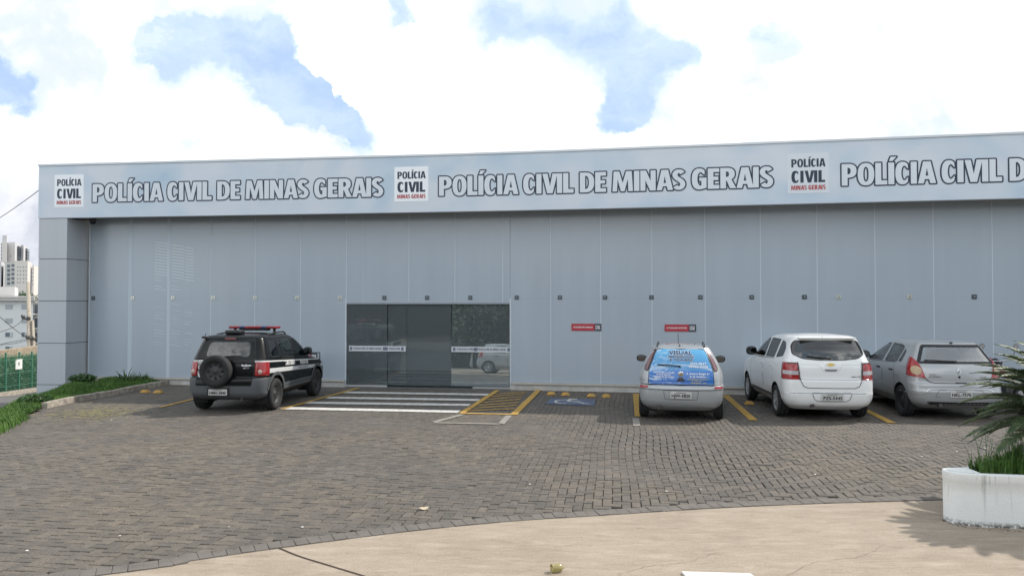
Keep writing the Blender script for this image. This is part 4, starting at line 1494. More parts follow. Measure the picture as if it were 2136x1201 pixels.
# ---- the black police utility car
def ecosport(root):
    black = PAINT('black car paint', (.006, .007, .0075), rough=.25, coat=.22, spec=.15)
    grey = mat('grey bumper plastic', (.072, .078, .085), .6, var=.12, vscale=10)
    white = mat('white vinyl band', (.52, .53, .53), .5, var=.08, vscale=6)
    K = [(.26, .20, 3.80, .70, .22, .25, .05, .25), (.32, .06, 3.93, .80, .24, .28, .06, .25), (.42, .005, 3.99, .845, .24, .30, .06, .25), (.58, .0, 4.0, .855, .22, .30, .06, .25),
         (.715, .02, 3.99, .862, .22, .30, .06, .25), (.73, .075, 3.97, .855, .22, .30, .06, .25), (.83, .083, 3.88, .86, .22, .32, .06, .25), (.90, .09, 3.72, .856, .22, .35, .06, .22), (.96, .097, 3.38, .850, .22, .35, .06, .20),
         (1.01, .105, 3.02, .842, .21, .28, .06, .20), (1.08, .115, 2.90, .830, .21, .25, .06, .20), (1.20, .165, 2.74, .790, .19, .22, .06, .18), (1.36, .24, 2.52, .735, .17, .20, .06, .17), (1.48, .30, 2.28, .69, .16, .20, .06, .16), (1.545, .325, 2.10, .655, .16, .22, .06, .15), (1.585, .40, 1.96, .59, .18, .25, .05, .12), (1.60, .52, 1.82, .50, .2, .25, .05, .1)]
    B = Body(K, .035)
    g_dark = glass_mat('dark tint glass', (.045, .05, .05), .07, .02)
    g_green = glass_mat('green tint glass', (.62, .72, .66), .07, .02)
    g_rear = glass_mat('police rear glass', (.12, .125, .13), .06, .04)
    rearwin = roundpoly([(-.50, 1.145), (.50, 1.145), (.455, 1.475), (-.455, 1.475)], .10)
    glass = [('rear_window', rearwin, 'y', (1,), .018, g_rear),
             ('quarter_window', roundpoly([(.52, 1.13), (.95, 1.12), (.95, 1.47), (.60, 1.47)], .05), 'x', (1, -1), .02, g_dark),
             ('side_window', roundpoly([(1.04, 1.105), (1.76, 1.065), (1.76, 1.485), (1.04, 1.485)], .05), 'x', (1, -1), .022, g_green),
             ('side_window', roundpoly([(1.85, 1.06), (2.72, 1.015), (2.38, 1.34), (2.16, 1.485), (1.85, 1.485)], .05), 'x', (1, -1), .022, g_dark),
             ('windshield', roundpoly([(-.70, 1.13), (.70, 1.13), (.56, 1.47), (-.56, 1.47)], .06), 'f', (1,), .03, glass_mat('clear car glass', (.72, .78, .76), .07, .02))]
    sp = dict(paint=black, lower=grey, extra=white, wheel_r=.335, axles=(.70, 3.19), arch=1.2, well_x=.80, glass=glass,
              doors=[[(1.03, .48), (1.79, .48), (1.79, 1.04), (1.03, 1.078)], [(1.81, .48), (2.78, .48), (2.84, .80), (2.80, .985), (1.81, 1.038)]],
              handle=lambda p: (p[0][0] + .10, .985 - .05 * (p[0][0] - .7)))
    def bands():
        for side in (-1, 1):
            B.paint([(.12, 1.05), (3.30, .895), (3.30, .918), (.12, 1.085)], 'x', 5, side)
            B.paint([(.14, .815), (.60, .80), (.78, .795), (3.60, .70), (3.60, .775), (.14, .915)], 'x', 5, side)
            B.paint([(-.2, .40), (4.2, .40), (4.2, .54), (-.2, .54)], 'x', 3, side)
    sp['pre'] = (bands,)
    mats, seam, trim = shell_parts(root, B, sp)
    # arch lips
    for side in (-1, 1):
        for ya in sp['axles']:
            pts = [(ya + .435 * math.cos(R(a)), .345 + .435 * math.sin(R(a))) for a in range(8, 175, 12)]
            bm = B.strip(pts, .07, 'x', side, .012, n=2)
            obj('arch_trim', bm, grey, root, True)
    # bumper: everything low at the back
    tg = roundpoly([(-.62, .565), (.58, .565), (.605, .735), (.605, 1.05), (.53, 1.53), (-.53, 1.53), (-.62, 1.05)], .04)
    gs = B.cut(tg, 'y', 1)
    for f in gs: f[B.lay] = 5
    fs = [f for f in B.bm.faces if f[B.lay] != 5 and f.calc_center_median().z < .725 and f.calc_center_median().y < .42 and abs(f.normal.z) < .999 and f.material_index != 1]
    bmp = B.lift(fs, 'rear_bumper', mats, root, 0.)
    bmp.data.polygons.foreach_set('material_index', [3] * len(bmp.data.polygons))
    # tailgate
    gate = B.lift([f for f in B.bm.faces if f[B.lay] == 5], 'tailgate', mats, root)
    obj('gate_gap', B.strip(tg + tg[:1], .014, 'y', 1, .0015, n=2), seam, gate)
    lens = mat('red lamp lens', (.30, .012, .014), .16, coat=.6, var=.25, vscale=30); pale = mat('pale lamp lens', (.46, .34, .30), .2, coat=.5, var=.2, vscale=60)
    for sg in (-1, 1):
        pts = roundpoly([(sg * .625, .76), (sg * .87, .76), (sg * .87, 1.04), (sg * .625, 1.05)], .03)
        fs = B.cut(pts if sg > 0 else pts[::-1], 'y', 1)
        pts2 = [(.0, .765), (.36, .765), (.30, 1.045), (.0, 1.045)]
        fs = set(fs) | {f for f in B.cut(pts2, 'x', sg) if f.calc_center_median().y < .34 and abs(f.normal.x) > .6}
        o = B.lift([f for f in fs if f.is_valid], 'taillight', [lens], root, .012, rim=.02)
        o.data.polygons.foreach_set('material_index', [0] * len(o.data.polygons))
        p = B.on(sg * .72, .845, 'y', 1, .014)
        bm = bmesh.new(); lathe(bm, [(-.014, 0), (-.012, .045), (.0, .052)], 'y', p, 16); obj('reverse_lamp', bm, pale, o)
    # brake lamp, wiper, roof box, antenna, light bar
    bm = B.strip([(-.12, 1.527), (.12, 1.527)], .03, 'y', 1, .012); obj('brake_lamp', bm, mat('dull red', (.18, .02, .02), .3), root)
    bm = bmesh.new(); tube(bm, [B.on(.32, 1.165, 'y', 1, .03), B.on(.12, 1.16, 'y', 1, .035), B.on(-.08, 1.15, 'y', 1, .03)], .011, 6); obj('wiper', bm, trim, gate)
    bm = bmesh.new(); box(bm, (-.10, .72, 1.655), (.34, .26, .085), 0, .03); obj('roof_vent', bm, trim, root, True)
    bm = bmesh.new()
    for sg in (-1, 1):
        tube(bm, [(sg * .57, .80, 1.565), (sg * .575, .90, 1.60), (sg * .575, 1.3, 1.63), (sg * .565, 1.75, 1.635), (sg * .55, 1.92, 1.575)], .017, 8)
    obj('roof_rail', bm, trim, root)
    bar = empty('light_bar', (0, 1.50, 1.70)); bar.parent = root
    redl = mat('beacon red', (.23, .012, .018), .2, coat=.3); blul = mat('beacon blue', (.018, .03, .10), .2, coat=.3)
    bm = bmesh.new(); box(bm, (0, 0, -.015), (.66, .20, .05), 0, .012)
    for sg in (-1, 1): box(bm, (sg * .46, 0, -.06), (.05, .06, .13), 0, .01)
    obj('bar_base', bm, trim, bar)
    segs = [(-.56, -.32, redl), (-.32, -.19, blul), (-.19, .19, redl), (.19, .32, blul), (.32, .56, redl)]
    for (a, b_, m) in segs:
        bm = bmesh.new(); box(bm, ((a + b_) / 2, 0, .036), (b_ - a - .004, .27, .056), 0, .020)
        for f in bm.faces: f.smooth = True
        obj('beacon', bm, m, bar)
    bm = bmesh.new(); box(bm, (-.60, .34, 1.555), (.07, .12, .05), .1, .015); tube(bm, [(-.58, .36, 1.58), (-.56, .34, 1.64)], .008, 6); obj('spotlight', bm, mat('sensor black', (.02, .02, .022), .5), root)
    # spare wheel on the tailgate
    spare = empty('spare_wheel', (-.15, -.015, .875)); spare.parent = root
    bm = bmesh.new(); w = .10; r = .335
    lathe(bm, [(.09, r * .6), (.09, r * .9), (.06, r * .98), (-.06, r), (-.10, r * .95), (-.115, r * .84), (-.105, r * .68), (-.085, r * .62)], 'y', n=48)
    obj('tyre', bm, mat('tyre rubber', (.018, .018, .019), .85), spare)
    bm = bmesh.new(); lathe(bm, [(-.085, r * .62), (-.06, r * .58), (-.03, r * .50), (-.045, r * .34), (-.03, r * .2), (-.05, r * .14), (-.055, 0)], 'y', n=32)
    for k in range(8):
        a = k * math.pi / 4; lathe(bm, [(-.052, 0), (-.052, .026), (-.02, .026)], 'y', (r * .42 * math.cos(a), 0, r * .42 * math.sin(a)), 8, 1)
    obj('rim', bm, [mat('black steel rim', (.03, .032, .034), .5), mat('rim dark', (.012, .012, .013), .7)], spare)
    bm = bmesh.new(); tube(bm, [(0, .0, 0), (0, .16, 0)], .09, 12); obj('carrier', bm, trim, spare)
    # lettering
    wv = mat('white lettering', (.62, .62, .61), .5)
    bm = bmesh.new()
    T = lambda u, v, d=0: B.on(u, v, 'y', 1, .006 + d)
    B.strip([(-.615, 1.07), (-.40, 1.07)], .035, 'y', 1, .005, bm)
    add_text(bm, heavy_text('POLÍCIA', .20, .052), lambda u, v, d=0: T(-.61 + u, .995 + v, d)); add_text(bm, heavy_text('CIVIL', .20, .085), lambda u, v, d=0: T(-.61 + u, .895 + v, d))
    B.strip([(-.615, .812), (-.42, .812)], .085, 'y', 1, .005, bm)
    obj('emblem_vinyl', bm, wv, gate)
    bm = bmesh.new(); add_text(bm, heavy_text('MINAS GERAIS', .15, .03), lambda u, v, d=0: T(-.60 + u, .815 + v, .004 + d)); obj('emblem_text', bm, mat('strip ink', (.12, .15, .2), .5), gate)
    chrome = mat('badge chrome', (.55, .56, .58), .25, .8)
    bm = bmesh.new(); add_text(bm, plain_text('EcoSport', .20, .035, .03), lambda u, v: T(.44 + u, .985 + v)); add_text(bm, plain_text('XLS 1.6', .12, .028, .03), lambda u, v: T(.43 + u, .93 + v)); obj('badge', bm, chrome, gate)
    bm = bmesh.new(); add_text(bm, plain_text('Ford', .13, .035, .03), lambda u, v: T(-.54 + u, .752 + v)); obj('badge', bm, chrome, gate)
    for side in (1, -1):
        S = lambda u, v, d=0: B.on(u if side > 0 else -u, v, 'x', side, .006 + d)
        bm = bmesh.new()
        for (tx, c, w_) in (('MINAS GERAIS', 1.40, .56), ('POLÍCIA CIVIL', 2.25, .50)):
            c2 = c if side > 0 else -c
            add_text(bm, heavy_text(tx, w_, .085, 0, gap=.07), lambda u, v, d=0: S(c2 + .05 * side - w_ / 2 + u, .925 - .048 * (c - .9) + v - .048 * side * (u - w_ / 2), d))
        obj('side_lettering', bm, wv, root)
        bm = bmesh.new(); c2 = 2.25 if side > 0 else -2.25
        add_text(bm, plain_text('POLÍCIA JUDICIÁRIA', .62, .035, .03), lambda u, v: S(c2 + u, .79 + v - .04 * side * u)); obj('side_small_text', bm, mat('strip ink', (.12, .15, .2), .5), root)
    bm = bmesh.new(); box(bm, (-.11, B.on(-.11, .44, 'y', 1, 0).y - .004, .445), (.48, .016, .17), 0, .01); obj('plate_recess', bm, trim, root)
    plate(root, B, -.11, .435, .40, .125, 'HMH-5840', 'MG-UBERLANDIA', .022)
    for sg in (-1, 1): mirror(root, sg * .745, 2.52, 1.12, sg, trim, (.10, .075, .095))
    seats(root, 2.05, .36, .62, mat('seat grey', (.06, .062, .066), .9), (.5, 2.75, .45, .62))
    st = mat('black steel rim', (.03, .032, .034), .5)
    for sg in (-1, 1):
        for ya in sp['axles']: wheel(root, sg * .765, ya, .335, .205, sg, st, 'steel')
    bm = bmesh.new(); tube(bm, [(.35, .1, .30), (.35, .6, .30)], .03, 10); obj('exhaust', bm, mat('exhaust', (.08, .075, .07), .6, .5), root)
    finish_body(root, B, mats)


def place(px, y_ground, dist):
    """ground point whose bearing is pixel column px, at depth dist"""
    return ((px - 1068) / FPX * dist, dist, 0)


car('police_car', (-5.98, 15.93, 0), 5.5, 'black police utility car with red and blue light bar and spare wheel on its tailgate', 'police car', ecosport)


# ---- the small silver hatchback with the blue advertising wrap
def wrap_mat():
    m = bpy.data.materials.new('blue advertising film'); m.use_nodes = True
    t = NT(m.node_tree); b = t.n['Principled BSDF']
    o = t.new('ShaderNodeTexCoord').outputs['Object']
    sp = t.new('ShaderNodeSeparateXYZ'); t.l.new(o, sp.inputs[0])
    x, z = sp.outputs[0], sp.outputs[2]
    n = t.noise(t.scale(o, 1.2, 0, 2.6), 1.6, 5, .6, dist=1.2); n2 = t.noise(t.scale(o, 2, 0, 5), 2.2, 4, .6, dist=2.0)
    top = t.mix(t.rng(z, .98, 1.38), (.07, .26, .55), (.10, .37, .62))
    bot = t.mix(t.rng(z, .70, .97), (.015, .11, .40), (.012, .16, .52))
    c = t.mix(t.rng(t.m('ADD', z, t.m('MULTIPLY', n, .08)), 1.0, 1.03), bot, top)
    left = t.rng(x, .15, -.5)
    c = t.mix(t.m('MULTIPLY', t.rng(n2, .50, .62), t.m('MULTIPLY', left, .7)), c, (.55, .66, .74))
    arcz = t.m('ADD', 1.075, t.m('MULTIPLY', t.m('POWER', t.m('SUBTRACT', x, .02), 2.0), -.28))
    band = t.rng(t.m('ABSOLUTE', t.m('SUBTRACT', z, arcz)), .035, .0, 0, .65)
    c = t.mix(band, c, (.50, .62, .72))
    c = t.mix(t.m('MULTIPLY', t.rng(n, .55, .7), t.rng(x, .2, .6, 0, .6)), c, (.05, .35, .55))
    t.l.new(c, b.inputs['Base Color']); b.inputs['Roughness'].default_value = .3; b.inputs['Coat Weight'].default_value = .5
    return m


def corsa(root):
    silver = PAINT('silver car paint', (.35, .365, .38), rough=.34, metal=.25)
    plast = mat('silver bumper', (.42, .435, .45), .42, metal=.3)
    K = [(.20, .20, 3.50, .66, .25, .3, .08, .2), (.30, .06, 3.70, .76, .25, .3, .08, .25), (.40, .012, 3.76, .80, .25, .32, .08, .25), (.52, .0, 3.78, .815, .25, .34, .08, .28),
         (.625, .005, 3.78, .82, .25, .35, .08, .28), (.69, .03, 3.74, .822, .26, .36, .08, .28), (.71, .085, 3.73, .82, .28, .36, .08, .28), (.80, .10, 3.60, .82, .28, .38, .08, .28), (.88, .115, 3.35, .81, .28, .40, .08, .26),
         (.95, .135, 2.98, .795, .28, .34, .08, .22), (1.00, .155, 2.78, .775, .28, .26, .08, .20), (1.12, .215, 2.52, .72, .26, .22, .075, .18), (1.26, .31, 2.22, .645, .24, .2, .07, .16), (1.36, .40, 1.98, .585, .22, .2, .065, .15), (1.405, .45, 1.84, .54, .20, .2, .06, .14), (1.425, .55, 1.70, .46, .2, .2, .05, .12)]
    B = Body(K, .025)
    tintg = glass_mat('clear car glass', (.72, .78, .76), .07, .02)
    glass = [('side_window', roundpoly([(.62, 1.02), (1.42, .99), (1.42, 1.35), (.86, 1.34)], .05), 'x', (1, -1), .02, tintg),
             ('side_window', roundpoly([(1.50, .99), (2.62, .96), (2.05, 1.32), (1.50, 1.35)], .05), 'x', (1, -1), .02, tintg),
             ('windshield', roundpoly([(-.66, 1.0), (.66, 1.0), (.50, 1.34), (-.50, 1.34)], .06), 'f', (1,), .03, tintg)]
    sp = dict(paint=silver, lower=plast, wheel_r=.285, axles=(.66, 3.15), arch=1.16, well_x=.76, glass=glass,
              doors=[[(1.46, .32), (2.66, .32), (2.70, .70), (2.66, .955), (1.46, .975)]], handle=lambda p: (p[0][0] + .12, .86))
    mats, seam, trim = shell_parts(root, B, sp)
    # tall lamps that follow the rear pillars
    lens = mat('smoked red lens', (.14, .055, .068), .16, coat=.7, var=.3, vscale=25); edge = mat('lamp edge black', (.015, .015, .017), .35)
    wrapP = roundpoly([(-.625, .695), (.625, .695), (.605, .98), (.455, 1.37), (-.455, 1.37), (-.605, .98)], [.02, .02, .02, .04, .04, .02])
    film = wrap_mat()
    for sg in (-1, 1):
        out = [(sg * x, z) for x, z in ((.462, 1.385), (.52, 1.36), (.60, 1.26), (.655, 1.14), (.705, 1.0), (.69, .955), (.625, .95), (.612, .99))]
        P = roundpoly(out if sg < 0 else out[::-1], .03)
        for f in B.cut(P, 'y', 1): f.material_index = 0
        inner = inset(P, .018)
        ring = B.cut(P, 'y', 1)
        for f in ring: f.material_index = 2
        o = B.take(inner, 'y', 1, 'taillight', [lens], root, .006)
        if o: o.data.polygons.foreach_set('material_index', [0] * len(o.data.polygons))
        # clear upper lens strip
        bm = B.strip([(sg * .67, 1.08), (sg * .63, 1.17), (sg * .575, 1.26), (sg * .52, 1.325)], .022, 'y', 1, .011); obj('lens_edge', bm, mat('pale lens edge', (.34, .30, .32), .2, coat=.5), o)
    gate = B.take(wrapP, 'y', 1, 'tailgate', [film], root, .002)
    gate.data.polygons.foreach_set('material_index', [0] * len(gate.data.polygons))
    obj('gate_gap', B.strip(wrapP + wrapP[:1], .012, 'y', 1, .005, n=2), seam, gate)
    fs = [f for f in B.bm.faces if f.calc_center_median().z < .70 and f.calc_center_median().y < .36 and abs(f.normal.z) < .999 and f.material_index != 1]
    bp = B.lift(fs, 'rear_bumper', mats, root); bp.data.polygons.foreach_set('material_index', [0] * len(bp.data.polygons))
    obj('bumper_seam', B.strip([(-.76, .615), (-.3, .608), (.3, .608), (.76, .615)], .010, 'y', 1, .006, n=14), seam, bp)
    obj('bumper_seam', B.strip([(-.77, .70), (.77, .70)], .010, 'y', 1, .008, n=30), seam, bp)
    for sg in (-1, 1):
        bm = B.strip([(sg * .625, .655), (sg * .775, .655)], .042, 'y', 1, .012, n=8)
        obj('reflector', bm, mat('red reflector', (.30, .015, .022), .25, coat=.5), bp)
    # plate recess
    rec = roundpoly([(-.33, .60), (.33, .60), (.30, .425), (-.30, .425)], .03)
    obj('recess_edge', B.strip(rec + rec[:1], .014, 'y', 1, .003, n=2), mat('shade grey', (.16, .165, .17), .6), bp)
    plate(root, B, 0.0, .515, .40, .13, 'HJW-5820', 'MG-UBERLANDIA', .018)
    # antenna, wiper, emblem, roof rails
    bm = bmesh.new(); tube(bm, [(-.02, .52, 1.43), (-.045, .47, 1.50), (-.05, .30, 1.69)], .005, 6); blob(bm, (-.02, .52, 1.435), (.02, .035, .015), 1); obj('antenna', bm, trim, root)
    bm = bmesh.new(); tube(bm, [B.on(-.02, 1.045, 'y', 1, .03), B.on(-.2, 1.055, 'y', 1, .035), B.on(-.44, 1.065, 'y', 1, .025)], .012, 6); blob(bm, B.on(-.02, 1.045, 'y', 1, .015), (.03, .02, .02), 1); obj('wiper', bm, trim, gate)
    bm = bmesh.new()
    for sg in (-1, 1): tube(bm, [(sg * .455, .50, 1.41), (sg * .46, .62, 1.455), (sg * .46, 1.5, 1.46), (sg * .45, 1.62, 1.42)], .014, 8)
    obj('roof_rail', bm, trim, root)
    bm = bmesh.new(); lathe(bm, [(-.012, 0), (-.012, .045), (-.008, .055), (0, .056)], 'y', B.on(0, .905, 'y', 1, .004), 20); lathe(bm, [(-.014, 0), (-.014, .012), (-.01, .03)], 'y', B.on(0, .905, 'y', 1, .004), 4, 1)
    obj('emblem', bm, [mat('badge chrome', (.55, .56, .58), .25, .8), mat('badge gold', (.42, .30, .08), .3, .8)], gate)
    bm = bmesh.new(); P = [B.on(x, z, 'y', 1, .008) for x, z in ((-.07, .765), (.07, .765), (.07, .80), (.02, .845), (-.02, .845), (-.07, .80))]; bm.faces.new([bm.verts.new(q) for q in P])
    blob(bm, B.on(0, .815, 'y', 1, .01), (.008, .004, .008), 1, 1); obj('lock', bm, [mat('lock black', (.02, .02, .025), .4), mat('badge chrome', (.55, .56, .58), .25, .8)], gate)
    T = lambda x0, z0, k=0: (lambda u, v: B.on(x0 + u, z0 + v, 'y', 1, .0075 + k))
    ink = mat('wrap ink navy', (.03, .06, .14), .5); wv = mat('wrap ink white', (.74, .76, .78), .5); ol = mat('wrap ink yellow', (.48, .42, .12), .5)
    halo = mat('wrap ink pale', (.60, .68, .74), .5)
    bm = bmesh.new()
    for (tx, w, h, x, z) in (('VISUAL', .45, .075, .0, 1.298), ('IMPRESSORAS', .49, .034, .005, 1.225), ('E TONERS', .44, .036, .01, 1.17)):
        add_text(bm, plain_text(tx, w * 1.03, h * 1.08, .085), T(x, z))
    obj('wrap_halo', bm, halo, gate)
    bm = bmesh.new()
    for (tx, w, h, x, z) in (('VISUAL', .45, .075, .0, 1.298), ('IMPRESSORAS', .49, .034, .005, 1.225), ('E TONERS', .44, .036, .01, 1.17)):
        add_text(bm, plain_text(tx, w, h, .035), T(x, z, .003))
    obj('wrap_lettering', bm, ink, gate)
    for (tx, w, h, x, z) in (('3232-0617', .31, .038, .33, 1.10), ('99966-5320', .36, .038, .33, 1.045), ('R. Antonor Rangel, 31', .42, .03, .32, .915), ('B. Jd. América', .30, .03, .32, .86),
                             ('Manutenção e Locação', .40, .022, -.32, .93), ('de Impressoras', .28, .022, -.33, .892), ('Recarga de Cartuchos', .38, .022, -.32, .853)):
        bm = bmesh.new(); add_text(bm, plain_text(tx, w, h, .035), T(x, z, .001)); obj('wrap_lettering', bm, wv, gate)
    for (tx, w, h, x, z) in (('Remanufatura de toners', .38, .022, .32, .81), ('a laser', .20, .02, .30, .775), ('Uberlândia - MG', .30, .022, .33, .74)):
        bm = bmesh.new(); add_text(bm, plain_text(tx, w, h, .03), T(x, z, .001)); obj('wrap_lettering', bm, ol, gate)
    for sg in (-1, 1): mirror(root, sg * .735, 2.42, 1.02, sg, trim, (.115, .07, .075))
    seats(root, 1.75, .33, .50, mat('seat grey', (.06, .062, .066), .9), (.5, 2.6, .34, .6))
    for sg in (-1, 1):
        for ya in sp['axles']: wheel(root, sg * .725, ya, .285, .175, sg, mat('silver rim', (.42, .43, .44), .35, .6), 'seven')
    bm = bmesh.new(); tube(bm, [(-.42, .05, .27), (-.40, .5, .27)], .035, 10); box(bm, (-.35, .42, .27), (.30, .22, .11), 0, .04); obj('exhaust', bm, mat('exhaust', (.08, .075, .07), .6, .5), root)
    finish_body(root, B, mats)


def bowtie(bm, f, w, h, mi=0):
    P = [(-w / 2 + .02, -h * .22), (-w * .2, -h * .22), (-w * .23, -h / 2), (w * .17, -h / 2), (w * .2, -h * .22), (w / 2 - .02, -h * .22), (w / 2, h * .22), (w * .2, h * .22), (w * .23, h / 2), (-w * .17, h / 2), (-w * .2, h * .22), (-w / 2, h * .22)]
    q = bm.faces.new([bm.verts.new(f(*p)) for p in P]); q.material_index = mi
    return q


# ---- the white people carrier
def spin(root):
    white = PAINT('white car paint', (.74, .745, .745), rough=.3, coat=.7)
    K = [(.22, .22, 4.05, .70, .25, .3, .08, .25), (.32, .06, 4.24, .80, .26, .32, .09, .28), (.42, .02, 4.31, .845, .26, .34, .09, .3), (.535, .006, 4.33, .86, .26, .36, .09, .3), (.55, .022, 4.33, .862, .26, .36, .09, .3),
         (.66, .03, 4.34, .866, .26, .38, .09, .3), (.80, .045, 4.30, .868, .26, .40, .09, .3), (.815, .075, 4.28, .868, .26, .40, .09, .3), (.95, .085, 4.05, .862, .26, .42, .09, .28), (1.04, .095, 3.65, .85, .26, .42, .09, .26), (1.10, .11, 3.30, .835, .26, .36, .09, .22),
         (1.18, .135, 3.12, .80, .26, .28, .09, .2), (1.32, .19, 2.86, .745, .25, .24, .085, .18), (1.46, .27, 2.55, .69, .24, .22, .08, .17), (1.555, .32, 2.25, .65, .22, .22, .075, .16), (1.60, .32, 2.05, .605, .2, .22, .07, .15), (1.63, .42, 1.88, .53, .2, .22, .06, .13)]
    B = Body(K, .03)
    dk = glass_mat('spin dark glass', (.05, .055, .06), .06, .02); rg = glass_mat('spin rear glass', (.05, .05, .055), .075, .03)
    rear = roundpoly([(-.60, 1.55), (-.67, 1.44), (-.685, 1.28), (-.52, 1.195), (-.25, 1.17), (0, 1.165), (.25, 1.17), (.52, 1.195), (.685, 1.28), (.67, 1.44), (.60, 1.55)][::-1], .05)
    glass = [('rear_window', rear, 'y', (1,), .015, rg),
             ('quarter_window', roundpoly([(.56, 1.22), (1.02, 1.17), (.98, 1.53), (.72, 1.50), (.56, 1.38)], .05), 'x', (1, -1), .018, dk),
             ('side_window', roundpoly([(1.14, 1.165), (1.82, 1.145), (1.84, 1.545), (1.10, 1.54)], .05), 'x', (1, -1), .018, dk),
             ('side_window', roundpoly([(1.90, 1.14), (2.95, 1.12), (2.72, 1.33), (2.30, 1.52), (1.92, 1.545)], .06), 'x', (1, -1), .018, dk),
             ('windshield', roundpoly([(-.70, 1.16), (.70, 1.16), (.56, 1.52), (-.56, 1.52)], .06), 'f', (1,), .03, glass_mat('clear car glass', (.72, .78, .76), .07, .02))]
    sp = dict(paint=white, wheel_r=.315, axles=(.86, 3.48), arch=1.17, well_x=.80, glass=glass,
              doors=[[(1.08, .36), (1.85, .36), (1.87, 1.12), (1.08, 1.15)], [(1.88, .36), (3.02, .36), (3.06, .80), (3.0, 1.095), (1.89, 1.12)]], handle=lambda p: (p[0][0] + .13, 1.0))
    mats, seam, trim = shell_parts(root, B, sp)
    lens = mat('red lamp lens', (.30, .012, .014), .16, coat=.6, var=.25, vscale=30); clear = mat('clear lens', (.42, .40, .42), .2, coat=.5)
    for sg in (-1, 1):
        out = [(sg * x, z) for x, z in ((.60, 1.115), (.835, 1.12), (.864, .98), (.864, .80), (.575, .80))]
        P = roundpoly(out if sg < 0 else out[::-1], .03)
        fs = set(B.cut(P, 'y', 1))
        o = B.lift([f for f in fs if f.is_valid], 'taillight', [lens], root, .012, rim=.02)
        o.data.polygons.foreach_set('material_index', [0] * len(o.data.polygons))
        bm = B.strip([(sg * .60, .93), (sg * .70, .93), (sg * .78, .932), (sg * .835, .935)], .075, 'y', 1, .016, n=4); obj('reverse_lamp', bm, clear, o)
        e = [(sg * .575, .80), (sg * .60, 1.112), (sg * .70, 1.112), (sg * .78, 1.108)]
        bm = B.strip(e, .02, 'y', 1, .016, n=5); obj('lamp_edge', bm, mat('lamp edge black', (.015, .015, .017), .35), o)
    tg = [(-.60, 1.14), (-.575, .80), (-.52, .68), (-.44, .645), (.44, .645), (.52, .68), (.575, .80), (.60, 1.14)]
    gateP = roundpoly(tg + [(.64, 1.60), (-.64, 1.60)], .02)
    gate = B.take(gateP, 'y', 1, 'tailgate', mats, root)
    obj('gate_gap', B.strip(tg, .014, 'y', 1, .002, n=6), seam, gate)
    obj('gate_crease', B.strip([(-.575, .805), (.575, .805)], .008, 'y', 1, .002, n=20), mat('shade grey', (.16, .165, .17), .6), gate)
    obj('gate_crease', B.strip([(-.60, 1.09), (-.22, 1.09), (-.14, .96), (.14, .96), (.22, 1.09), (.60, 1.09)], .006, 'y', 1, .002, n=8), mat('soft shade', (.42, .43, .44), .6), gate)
    fs = [f for f in B.bm.faces if f.calc_center_median().z < .79 and f.calc_center_median().y < .46 and abs(f.normal.z) < .999 and f.material_index != 1]
    bp = B.lift(fs, 'rear_bumper', mats, root)
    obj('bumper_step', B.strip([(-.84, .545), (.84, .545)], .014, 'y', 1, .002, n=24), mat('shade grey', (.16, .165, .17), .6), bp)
    rec = roundpoly([(-.37, .555), (.37, .555), (.33, .43), (.26, .395), (-.26, .395), (-.33, .43)], .03)
    obj('recess_edge', B.strip(rec + rec[:1], .014, 'y', 1, .003, n=2), mat('shade grey', (.16, .165, .17), .6), bp)
    plate(root, B, .0, .475, .40, .13, 'PZS-5445', 'MG-UBERLANDIA', .014)
    gold = mat('badge gold', (.42, .30, .08), .3, .8); chrome = mat('badge chrome', (.55, .56, .58), .25, .8)
    bm = bmesh.new(); bowtie(bm, lambda u, v: B.on(u, 1.09 + v, 'y', 1, .008), .21, .085); 
    f2 = bowtie(bm, lambda u, v: B.on(u, 1.09 + v, 'y', 1, .012), .18, .06, 1); obj('emblem', bm, [chrome, gold], gate)
    bm = bmesh.new(); P = [B.on(x, z, 'y', 1, .005) for x, z in roundpoly([(-.13, 1.005), (.13, 1.005), (.10, .965), (-.10, .965)], .02)]; bm.faces.new([bm.verts.new(q) for q in P]); obj('gate_handle', bm, mat('handle grey', (.18, .185, .19), .5), gate)
    bm = bmesh.new(); add_text(bm, plain_text('SPIN LTZ', .17, .024, .03), lambda u, v: B.on(.47 + u, .86 + v, 'y', 1, .006)); obj('badge', bm, mat('badge dark', (.12, .12, .13), .35, .5), gate)
    bm = bmesh.new(); tube(bm, [B.on(.02, 1.205, 'y', 1, .02), B.on(-.18, 1.215, 'y', 1, .028), B.on(-.42, 1.24, 'y', 1, .02)], .010, 6); obj('wiper', bm, trim, gate)
    bm = bmesh.new(); tube(bm, [(-.08, .36, 1.595), (-.08, .345, 1.615)], .01, 6); obj('washer_jet', bm, trim, root)
    # roof spoiler lip
    bm = bmesh.new(); box(bm, (0, .345, 1.592), (1.08, .12, .03), 0, .013); obj('spoiler', bm, white, root, True)
    for side in (-1, 1):
        bm = B.strip([(1.02, .40), (3.02, .40)], .055, 'x', side, .004, n=20); obj('sill_trim', bm, mat('sill grey', (.10, .10, .105), .6), root)
    for sg in (-1, 1): mirror(root, sg * .80, 2.72, 1.18, sg, trim, (.12, .08, .10))
    seats(root, 2.2, .36, .58, mat('seat grey', (.06, .062, .066), .9), (.5, 3.0, .42, .65))
    for sg in (-1, 1):
        for ya in sp['axles']: wheel(root, sg * .76, ya, .315, .20, sg, mat('silver rim', (.42, .43, .44), .35, .6), 'seven')
    bm = bmesh.new(); tube(bm, [(-.36, .03, .31), (-.36, .5, .30)], .035, 12); obj('exhaust', bm, mat('exhaust', (.08, .075, .07), .6, .5), root)
    finish_body(root, B, mats)


